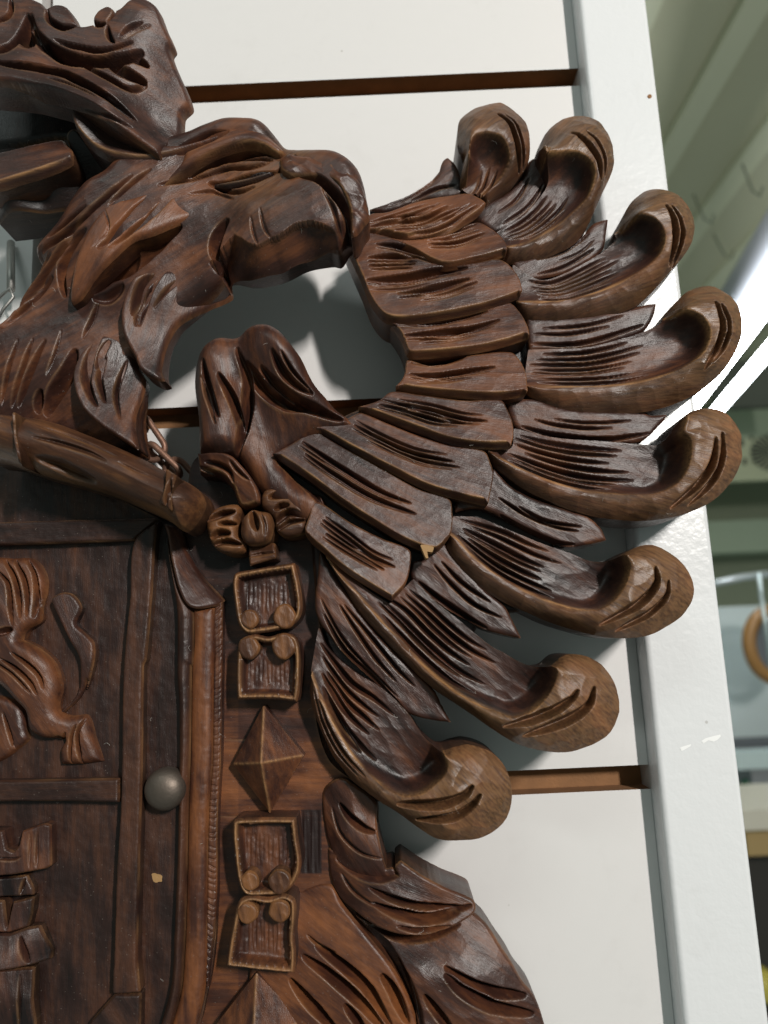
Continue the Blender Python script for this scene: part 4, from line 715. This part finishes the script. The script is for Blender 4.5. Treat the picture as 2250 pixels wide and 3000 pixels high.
relief('bow_loop', bow, T('J', (110, 490), (135, 440), (200, 400), (310, 385), (340, 420), (330, 480), (325, 590), (365, 640), (362, 695), (300, 715), (210, 700), (150, 650), (122, 580)), 38, 22, h=38.5, mat=WOODW, tone=.55, grain=0, rnd=(26, 4), fac=(40, .7), strokes=[(T('J', (130, 500), (210, 455), (310, 435)), 22, 3), (T('J', (195, 520), (250, 512), (320, 518)), 16, 2.6), (T('J', (145, 610), (200, 575), (280, 578)), 24, 3.4), (T('J', (160, 655), (240, 630), (350, 650)), 22, 3.4)])
relief('bow_loop', bow, T('J', (470, 400), (480, 310), (540, 268), (620, 255), (700, 285), (748, 360), (768, 470), (772, 560), (700, 595), (620, 600), (570, 560), (550, 480)), 38, 22, h=38.5, mat=WOODW, tone=.5, grain=0, rnd=(26, 4), fac=(40, .7), strokes=[(T('J', (520, 350), (600, 325), (690, 335)), 24, 3.2), (T('J', (560, 430), (600, 400), (660, 395)), 20, 3), (T('J', (560, 520), (650, 440), (755, 470)), 28, 3.6), (T('J', (580, 560), (660, 500), (765, 490)), 18, 3)])
relief('bow_tail', bow, T('J', (380, 655), (470, 650), (560, 638), (578, 742), (490, 765), (400, 792)), 35, 22, h=[(*T('J', p)[0], z) for p, z in (((390, 680), 34), ((550, 660), 35), ((560, 740), 37), ((410, 780), 36), ((480, 700), 33.5))], smooth_outline=False, mat=WOODW, tone=.5, grain=0, rnd=(8, 1.5), strokes=[(T('J', (390, 730), (480, 710), (570, 700)), 10, 1.2)])

def frame_fun(x, y, D, wear, hr=36, hi=30.5, rw=17):
    H = np.where(D < rw, hr - 1.6 * np.clip(np.abs(D - rw * .55) / (rw * .55), 0, 1) ** 1.5, hi + (hr - hi) * np.exp(-(D - rw) / 3.5))
    wear = np.maximum(wear, .8 * np.exp(-((D - rw * .6) / 5) ** 2))
    return H, wear
def collar_link(out, discs, lines):
    lk = relief('collar_link', crest, out, 36, 22, hfun=frame_fun, mat=WOOD, tone=.5, grain=90, edgewear=.4, strokes=[(l, 9, random.uniform(.1, .28), dict(wear=.05)) for l in lines], res=2.3, rough=.18)
    for (cx, cy, r) in discs:
        r *= 1.1
        pts = [(cx + r * math.cos(a) * random.uniform(.94, 1.06), cy + r * 1.08 * math.sin(a) * random.uniform(.94, 1.06)) for a in np.linspace(0, 2 * math.pi, 14)[:-1]]
        relief('scroll_disc', lk, pts, 37, 24, h=36.4, mat=WOODW, tone=.58, grain=80, rnd=(9, 1.2), edgewear=.55, fac=(22, .4), res=2.2)
    return lk
def disc(k, x, y, r): p = T(k, (x, y))[0]; return (p[0], p[1], r / 2.212)
def vlines(k, x0, x1, y0, y1, n):
    return [T(k, (x0 + (x1 - x0) * (i + .5) / n, y0 + random.uniform(-10, 20)), (x0 + (x1 - x0) * (i + .5) / n + random.uniform(-6, 6), (y0 + y1) / 2), (x0 + (x1 - x0) * (i + .5) / n + random.uniform(-8, 8), y1 + random.uniform(-40, 20))) for i in range(n)]
collar_link(T('J', (294, 852), (400, 815), (690, 768), (712, 850), (738, 1000), (735, 1100), (690, 1170), (600, 1205), (470, 1228), (380, 1232), (330, 1180), (305, 1080)), [disc('J', 395, 1135, 54), disc('J', 622, 1118, 68)], vlines('J', 360, 640, 880, 1080, 10))
collar_link(T('J', (320, 1330), (350, 1262), (430, 1235), (520, 1250), (620, 1225), (700, 1250), (728, 1340), (730, 1500)) + T('N', (722, 60), (708, 128), (560, 110), (315, 112)) + T('J', (310, 1500),), [disc('J', 392, 1322, 64), disc('J', 620, 1312, 72)], vlines('J', 370, 650, 1400, 1570, 10))
collar_link(T('N', (288, 912), (330, 885), (700, 878), (712, 1000), (735, 1180), (700, 1290), (640, 1360), (580, 1382), (490, 1388), (370, 1380), (322, 1290), (300, 1150)), [disc('N', 398, 1295, 56), disc('N', 592, 1300, 68)], vlines('N', 340, 640, 990, 1220, 10))
collar_link(T('N', (310, 1470), (340, 1410), (420, 1385), (520, 1400), (620, 1375), (690, 1410), (700, 1500), (690, 1659)) + T(None, (866, 2800), (862, 2856), (760, 2846), (660, 2834), (672, 2750)), [disc('N', 382, 1500, 62), disc('N', 590, 1490, 66)], vlines('N', 360, 620, 1560, 1800, 10))
def diamond(top, right, bot, left, mid, hp):
    out = [top, right, bot, left]
    ptsO = np.array(out); c = np.array(mid)
    def hf(x, y, D, wear):
        H = np.full(len(x), -1e9); wr = wear
        best = np.full(len(x), 1e9)
        for i in range(4):
            a, b = ptsO[i], ptsO[(i + 1) % 4]
            M2 = np.array([[a[0]-c[0], b[0]-c[0]], [a[1]-c[1], b[1]-c[1]]]); inv = np.linalg.inv(M2)
            u = inv[0, 0] * (x - c[0]) + inv[0, 1] * (y - c[1]); v = inv[1, 0] * (x - c[0]) + inv[1, 1] * (y - c[1])
            ok = (u >= -1e-6) & (v >= -1e-6); H = np.where(ok, hp - (hp - 29) * (u + v), H)
            d, *_ = near_poly(x, y, np.array([c, a])); best = np.minimum(best, d)
        H = np.where(H < -1e8, 29, H)
        return H, np.maximum(wr, .7 * np.exp(-(best / 4) ** 2))
    return relief('diamond', crest, out, 33, 22, hfun=hf, mat=WOOD, tone=.55, grain=75, smooth_outline=False, edgewear=.2, rough=.1, fac=(50, .35), res=2.3)
diamond(*T('N', (480, 150), (746, 482), (520, 862), (278, 540), (497, 500)), 40)
diamond((745, 2866), (885, 3010), (770, 3180), (625, 3020), (752, 3020), 40)

# ---- tail side acanthus leaves ---------------------------------------------------------
leaf0 = relief('body_feather', crest, T('O', (-230, 1020), (-100, 900), (100, 800), (260, 780), (330, 890), (500, 1080), (660, 1270), (760, 1450), (840, 1680), (860, 1800), (-300, 1800)), 29, 12, h=[(*T('O', p)[0], z) for p, z in (((-150, 1100), 26), ((150, 850), 25), ((300, 900), 27), ((100, 1250), 29), ((400, 1300), 31), ((650, 1400), 32), ((0, 1600), 30), ((400, 1659), 32), ((780, 1659), 32))], mat=BOARD, tone=.62, grain=35, rnd=(14, 1.5), res=2.8,
    strokes=[(T('O', (0, 1365), (110, 1490), (220, 1610), (320, 1740)), 34, 4), (T('O', (80, 1210), (250, 1330), (430, 1480), (620, 1700)), 36, 4.4), (T('O', (165, 1145), (350, 1280), (510, 1430), (660, 1680)), 34, 4.2), (T('O', (595, 1335), (680, 1450), (770, 1660)), 34, 4), (T('O', (355, 1530), (430, 1620), (500, 1740)), 28, 3.4), (T('O', (110, 1080), (180, 1140), (300, 1200)), 10, 1.2)])
relief('body_feather', crest, T('O', (200, 200), (240, 120), (330, 75), (440, 130), (555, 225), (560, 350), (590, 520), (625, 645), (670, 640), (702, 695), (500, 720), (380, 690), (280, 600), (220, 430)), 30, 12, h=[(*T('O', p)[0], z) for p, z in (((240, 200), 25.5), ((225, 350), 25), ((270, 520), 25.5), ((350, 170), 29.5), ((450, 200), 29), ((330, 400), 30), ((450, 450), 32), ((570, 600), 32), ((650, 680), 31), ((500, 320), 29))], mat=WOOD, tone=.5, grain=60, rnd=(9, 1.0), fac=(46, .7), jag=1.4, edgewear=.4,
    strokes=[(T('O', (320, 225), (400, 320), (480, 385), (555, 415)), 24, 3), (T('O', (270, 250), (330, 420), (450, 540), (600, 590)), 12, 1.2)])
relief('body_feather', crest, T('O', (230, 560), (300, 575), (450, 655), (600, 700), (700, 698), (680, 640), (715, 600), (850, 692), (1000, 772), (1150, 832), (1195, 868), (1192, 925), (1050, 1005), (900, 1045), (720, 1050), (560, 1020), (430, 960), (320, 890), (250, 760)), 33, 12, h=[(*T('O', p)[0], z) for p, z in (((280, 620), 26), ((260, 740), 25), ((330, 860), 26), ((380, 800), 29), ((500, 750), 33), ((650, 800), 34), ((850, 760), 34), ((1000, 820), 34), ((1170, 880), 34), ((650, 950), 36), ((850, 1020), 37), ((1050, 980), 36), ((900, 900), 33), ((480, 920), 32))], mat=WOOD, tone=.48, grain=20, rnd=(8, 1.0), fac=(55, .6), jag=1.4, edgewear=.6,
    strokes=[(T('O', (300, 580), (420, 650), (560, 695), (700, 690)), 34, 3.6), (T('O', (510, 770), (660, 840), (850, 890), (1100, 905), (1180, 890)), 24, 3.2), (T('O', (530, 870), (680, 930), (900, 970), (1100, 930)), 30, 3.8), (T('O', (600, 830), (760, 890), (960, 930)), 12, 1.6), (T('O', (690, 1025), (850, 1055), (1050, 1030)), 16, 2), (T('O', (330, 680), (420, 800), (560, 900)), 14, 1.2)])
relief('body_feather', crest, T('O', (400, 960), (560, 1040), (720, 1070), (900, 1062), (1060, 1015), (1172, 962), (1280, 1040), (1360, 1160), (1430, 1260), (1500, 1380), (1600, 1520), (1650, 1660), (1690, 1800), (860, 1800), (800, 1520), (700, 1280), (600, 1150), (480, 1060)), 31, 12, h=[(*T('O', p)[0], z) for p, z in (((480, 1020), 30), ((620, 1120), 29), ((900, 1120), 29), ((1150, 1020), 28), ((800, 1280), 34), ((1050, 1250), 33), ((1300, 1200), 30), ((900, 1550), 34), ((1200, 1500), 35), ((1450, 1450), 31), ((1580, 1600), 30), ((1300, 1700), 34))], mat=WOOD, tone=.52, grain=35, rnd=(9, 1.2), fac=(60, .9), jag=1.4, edgewear=.5, res=2.8,
    strokes=[(T('O', (1000, 1290), (1130, 1370), (1300, 1440), (1530, 1470)), 34, 3.6), (T('O', (1000, 1335), (1130, 1450), (1330, 1540), (1580, 1590)), 36, 4), (T('O', (870, 1465), (960, 1580), (1080, 1740)), 28, 3.6), (T('O', (330, 895), (480, 1040), (620, 1150), (730, 1330), (830, 1560), (860, 1720)), 34, 4), (T('O', (560, 1120), (700, 1270), (800, 1500), (850, 1700)), 18, 2.5), (T('O', (500, 1020), (700, 1085), (900, 1080), (1100, 1000)), 20, 2.4)])

# ------------------------------------------------------------------ hanging chain and peg
chain = empty('hanging_chain', tuple(wall_pt(np.array(430.), np.array(1290.), np.array(12.))))
tag(chain, 'rusty steel link chain behind the eagle neck and staff', 'chain')
def chain_link(pa, pb, width, rw, ha, hb, tw):
    a = wall_pt(np.array(float(pa[0])), np.array(float(pa[1])), np.array(float(ha))); b = wall_pt(np.array(float(pb[0])), np.array(float(pb[1])), np.array(float(hb)))
    t = b - a; Ln = np.linalg.norm(t); t /= Ln
    s = np.cross(t, [0, 1, 0]); s /= np.linalg.norm(s); n = np.cross(t, s); s = s * math.cos(tw) + n * math.sin(tw)
    r = width / 2; pts = []
    for k in range(14): an = -math.pi / 2 + math.pi * k / 13; pts.append(b - t * r + r * (t * math.cos(an) + s * math.sin(an)))
    for k in range(14): an = math.pi / 2 + math.pi * k / 13; pts.append(a + t * r + r * (t * math.cos(an) + s * math.sin(an)))
    o = tube('chain_link', None, pts, rw, RUST, closed=True, seg=10)
    o.parent = chain; o.matrix_parent_inverse = chain.matrix_world.inverted() if False else Matrix.Translation(-Vector(chain.location))
    return o
CE = lambda x, y: T('E', (x, y))[0]
chain_link(CE(800, 1190), CE(945, 1345), 0.0052, 0.00125, 15, 15, 1.2)
chain_link(CE(858, 1270), CE(1035, 1530), 0.0092, 0.00125, 15, 14, 0.12)
chain_link(CE(965, 1450), CE(1165, 1640), 0.0056, 0.0013, 14, 13, 1.0)
chain_link(CE(1090, 1560), CE(1250, 1740), 0.0090, 0.00125, 13, 12, 0.3)
pg = [wall_pt(np.array(32.), np.array(y), np.array(hh)) for y, hh in ((712., 2.), (740., 5.), (790., 9.), (850., 12.))]
peg = tube('display_hook', None, pg, 0.0016, STEEL, seg=16)
tag(peg, 'short bright steel display hook left of the eagle neck', 'hook')
lk2 = tube('hanging_wire', None, [wall_pt(np.array(x), np.array(y), np.array(h)) for x, y, h in ((-30., 900., 12.), (8., 862., 14.), (30., 845., 14.), (40., 870., 13.), (10., 905., 12.), (-20., 960., 11.))], 0.0007, STEEL, seg=8)
tag(lk2, 'thin steel wire looped over the display hook', 'wire')

# ------------------------------------------------------------------ shop behind, past the post
ceil_m = plain('olive_ceiling_sheet', (0.54, 0.53, 0.38), 0.6, bump=0, bscale=8, var=0.15)
rib_m = plain('pale_ceiling_rib', (0.70, 0.70, 0.52), 0.6)
ZC = 1.15
ceil = box('ceiling', None, (-0.2, 0.3, ZC), (6, 12, ZC + 0.03), ceil_m); ceil['kind'] = 'structure'
for k in range(14):
    box('rib', ceil, (0.30 + k * 0.22, 0.3, ZC - 0.018), (0.36 + k * 0.22, 12, ZC - 0.001), rib_m)
# warm lamp tube under the ceiling, receding into the shop
def on_plane_z(px, py, z):
    d = fwd * FOC + (px - 1125) * rgt - (py - 1500) * upv
    return CAM + d * ((z - CAM[2]) / d[2])
lampm = plain('lamp_glow', (1, 1, 1), 0.4, emis=(0.93, 0.97, 1.0, 20.0))
capm = plain('lamp_housing', (0.42, 0.43, 0.47), 0.5)
lamp = empty('tube_lamp', tuple(on_plane_z(2150, 1010, 0.55)))
a = on_plane_z(2420, 640, 0.55); b = on_plane_z(2020, 1190, 0.55)
def rel(o, root): o.parent = root; o.matrix_parent_inverse = Matrix.Translation(-Vector(root.location)); return o
rel(tube('lamp_tube', None, [a, b], 0.021, lampm, seg=16), lamp)
a2 = a + np.array([0.055, 0, 0.0]); b2 = b + np.array([0.055, 0, 0.0])
rel(tube('lamp_tube', None, [a2 + np.array([.015, 0, -.02]), b2 + np.array([.015, 0, -.02])], 0.014, lampm, seg=16), lamp)
hs = np.array([0.03, 0, 0.085])
rel(tube('lamp_housing', None, [a + hs, b + hs], 0.062, capm, seg=4), lamp)
tag(lamp, 'lit twin tube ceiling lamp beyond the white post', 'lamp')

def panel(name, px0, py0, px1, py1, y, thick, mat, label=None, cat=None, kind=None, parent=None):
    a = far_pt(px0, py0, y - CAM[1]); b = far_pt(px1, py1, y - CAM[1])
    o = box(name, parent, (min(a[0], b[0]), y, min(a[2], b[2])), (max(a[0], b[0]), y + thick, max(a[2], b[2])), mat)
    return tag(o, label, cat, None, kind)
olive = plain('olive_wall_paint', (0.27, 0.30, 0.21), 0.7, var=.12, bscale=20)
olive2 = plain('pale_green_beam', (0.36, 0.43, 0.32), 0.7, var=.1, bscale=20)
cyan = plain('pale_blue_board', (0.58, 0.66, 0.66), 0.6, var=.05, bscale=10)
darkm = plain('dark_grey_shelf', (0.10, 0.11, 0.12), 0.6, var=.2, bscale=20)
panel('far_wall', 1500, 900, 3200, 3300, 3.2, 0.1, olive, None, None, 'structure')
panel('ceiling_beam', 1700, 1215, 3000, 1290, 2.9, 0.12, olive2, 'pale green ceiling beam across the far wall', 'beam')
panel('header_beam', 1700, 1545, 3000, 1580, 2.9, 0.12, olive2, 'thin pale green beam below the black marked board', 'beam')
sg = panel('sign_board', 2040, 1290, 2700, 1385, 2.6, 0.03, plain('cream_sign', (0.50, 0.53, 0.36), .6), 'cream sign board with black marks and ray pattern', 'sign')
ink = plain('black_ink', (0.02, 0.03, 0.02), .6)
def mark(pts, y):
    v = [tuple(far_pt(a, b, y - CAM[1])) for a, b in pts]
    me = bpy.data.meshes.new('printed_mark'); me.from_pydata(v, [], [tuple(range(len(v)))]); me.update(); me.materials.append(ink)
    link(bpy.data.objects.new('printed_mark', me), sg)
for (x, y, w_, h_) in ((2172, 1297, 13, 20), (2202, 1283, 10, 10), (2182, 1352, 11, 18), (2211, 1352, 14, 9)):
    mark([(x - w_ / 2, y - h_ / 2), (x + w_ / 2, y - h_ / 2), (x + w_ / 2, y + h_ / 2), (x - w_ / 2, y + h_ / 2)], 2.596)
for k in range(11):
    an = math.radians(110 + k * 14); c = (2275, 1325); ca, sa = math.cos(an), math.sin(an)
    p = lambda r, t: (c[0] + ca * r - sa * t, c[1] + sa * r * .75 + ca * t)
    mark([p(18, -1), p(75, -5), p(78, 5), p(18, 1)], 2.594)
panel('white_board', 2080, 1780, 2700, 2150, 2.0, 0.03, cyan, 'large pale blue board leaning behind the round frame', 'board')
# round gilt frame
fr = empty('round_frame', tuple(far_pt(2262, 1890, 1.7 - CAM[1])))
gold = plain('gilt_brown_wood', (0.26, 0.13, 0.035), .4, var=.3, bscale=60)
c = far_pt(2275, 1890, 1.7 - CAM[1]); R1 = 0.072
rel(tube('frame_ring', None, [c + R1 * np.array([math.cos(t), 0, 1.25 * math.sin(t)]) for t in np.linspace(0, 2 * math.pi, 49)[:-1]], 0.017, gold, closed=True, seg=14), fr)
dk = tube('frame_disc', None, [c + np.array([0, 0.004, 0]), c + np.array([0, 0.012, 0])], 0.066, darkm, seg=40); rel(dk, fr)
tag(fr, 'round gilt brown wooden picture frame hanging by the metal rod', 'frame')
rod = tube('metal_rod', None, [far_pt(2224, 1680, 1.2 - CAM[1]), far_pt(2230, 1745, 1.19 - CAM[1]), far_pt(2262, 1960, 1.15 - CAM[1])], 0.0045, plain('pale_steel', (0.5, 0.58, 0.58), .35, 0.7), seg=12)
tag(rod, 'thin upright steel display rod in front of the round frame', 'rod')
rail_ = tube('shelf_rail', None, [far_pt(2040, 1720, 1.9 - CAM[1]), far_pt(2180, 1690, 1.9 - CAM[1]), far_pt(2330, 1672, 1.9 - CAM[1])], 0.010, plain('grey_steel', (0.55, 0.6, 0.62), .4, .5), seg=12)
tag(rail_, 'pale steel rail running above the pale blue board', 'rail')
sh = empty('display_shelf', tuple(far_pt(2230, 2300, 1.6 - CAM[1])))
for nm, y0, y1, mt_ in (('shelf_top', 2205, 2232, plain('glass_edge', (.45, .55, .55), .3)), ('shelf_back', 2170, 2345, darkm), ('shelf_board', 2345, 2362, plain('shelf_steel', (.5, .55, .58), .4))):
    o = panel(nm, 2140, y0, 2700, y1, 1.6 if nm != 'shelf_back' else 1.75, 0.05, mt_); rel(o, sh)
tag(sh, 'dark display shelf with steel edge beyond the post', 'shelf')
def blob(name, px, py, y, rx, rz, mat, label, cat):
    c = far_pt(px, py, y - CAM[1]); pts = []; rs = []
    for t in np.linspace(0, 1, 12):
        pts.append(c + np.array([0, 0, (t - .5) * 2 * rz])); rs.append(rx * (.75 + .35 * math.sin(math.pi * t) - .25 * max(0, t - .75) * 4))
    o = tube(name, None, pts, rs, mat, seg=20); return tag(o, label, cat)
blob('glass_jar', 2190, 2308, 1.65, 0.016, 0.020, plain('green_glass', (0.01, 0.13, 0.06), .25), 'small dark green glass jar on the shelf', 'jar')
tb = empty('tray_table', tuple(far_pt(2260, 2450, 1.35 - CAM[1])))
rel(panel('table_edge', 2170, 2375, 2600, 2415, 1.3, 0.25, plain('cream_edge', (.62, .58, .48), .5)), tb)
rel(panel('table_front', 2180, 2415, 2600, 2490, 1.34, 0.2, plain('straw_wood', (.45, .31, .13), .6, var=.2, bscale=40)), tb)
tag(tb, 'straw coloured wooden tray table with cream edge', 'table')
panel('floor_cabinet', 2180, 2492, 2800, 3300, 1.45, 0.4, plain('black_cabinet', (.035, .03, .025), .6), 'black cabinet below the tray table', 'cabinet')
hookm = plain('dark_wire', (0.16, 0.18, 0.13), .5)
for (hx, hy, yy, ln) in ((2062, 640, 1.5, 70), (2205, 560, 1.3, 80), (2120, 745, 1.8, 60)):
    p0 = far_pt(hx - 30, hy - ln, yy - CAM[1]); p1 = far_pt(hx, hy, yy - CAM[1]); p2 = far_pt(hx + 22, hy + 14, yy - CAM[1]); p3 = far_pt(hx + 30, hy - 12, yy - CAM[1])
    hk = tube('ceiling_hook', None, [p0, p1, p2, p3], 0.0026, hookm, seg=8)
    tag(hk, 'thin dark wire hook hanging from the shop ceiling beyond the post', 'hook', 'wire hooks hanging from the shop ceiling')
panel('dark_banner', 2085, 1060, 2330, 1185, 2.4, 0.04, plain('dark_olive_cloth', (0.09, 0.10, 0.08), .8, var=.3, bscale=30), 'dark olive cloth panel under the tube lamp', 'banner')
for (bx, bw, bh, cc, lb) in ((2235, 0.030, 0.045, (0.25, 0.27, 0.28), 'grey box on the dark display shelf beside the green jar'),):
    c0 = far_pt(bx, 2345, 1.64 - CAM[1])
    tag(box('storage_box', None, (c0[0] - bw, 1.62, c0[2]), (c0[0] + bw, 1.70, c0[2] + bh * 2), plain('grey_carton', cc, .7, var=.2, bscale=40), bevel=.003), lb, 'box')
for (bx, cc, lb) in ((2225, (0.62, 0.52, 0.10), 'small yellow tin standing on the black cabinet'),):
    blob('tin', bx, 2880, 1.40, 0.03, 0.03, plain('yellow_tin', cc, .4), lb, 'tin')
# ------------------------------------------------------------------ lint caught on the carving
bpy.context.view_layer.update()
dg = bpy.context.evaluated_depsgraph_get()
lint_m = plain('pale_lint', (0.55, 0.52, 0.47), 0.9)
LV, LF = [], []
R = np.random.default_rng(21)
spots = [(R.uniform(60, 2000), R.uniform(400, 2950)) for _ in range(90)] + [(2012, 838), (1085, 900), (1180, 1450), (1330, 1490), (640, 1440), (560, 1890), (1050, 960)]
for (px, py) in spots:
    a0 = R.uniform(0, 6.28); ln = R.uniform(6, 24); cv = R.uniform(-2.5, 2.5); pts = []
    for k in range(7):
        t = k / 6; a = a0 + cv * t; px += math.cos(a) * ln / 6; py += math.sin(a) * ln / 6
        d = fwd * FOC + (px - 1125) * rgt - (py - 1500) * upv; d = d / np.linalg.norm(d)
        ok, loc, nr, _, ob, _ = sc.ray_cast(dg, Vector(CAM), Vector(d))
        if not ok or loc.y > -0.016 or ob.name.startswith('upright'): pts = None; break
        pts.append(np.array(loc) + np.array([0, -0.00008 - 0.0003 * math.sin(math.pi * t), 0]))
    if not pts: continue
    r = 0.000028
    b0 = len(LV)
    for p in pts:
        for k in range(3): LV.append(tuple(p + r * np.array([math.cos(k * 2.094), 0.5 * math.sin(k * 2.094), math.sin(k * 2.094)])))
    for i in range(6):
        for k in range(3): LF.append((b0 + i*3 + k, b0 + i*3 + (k+1) % 3, b0 + i*3 + 3 + (k+1) % 3, b0 + i*3 + 3 + k))
me = bpy.data.meshes.new('lint'); me.from_pydata(LV, [], LF); me.update(); me.materials.append(lint_m)
lo = link(bpy.data.objects.new('lint', me)); tag(lo, 'fine pale lint fibres caught on the carved wood', 'lint', None, 'stuff')
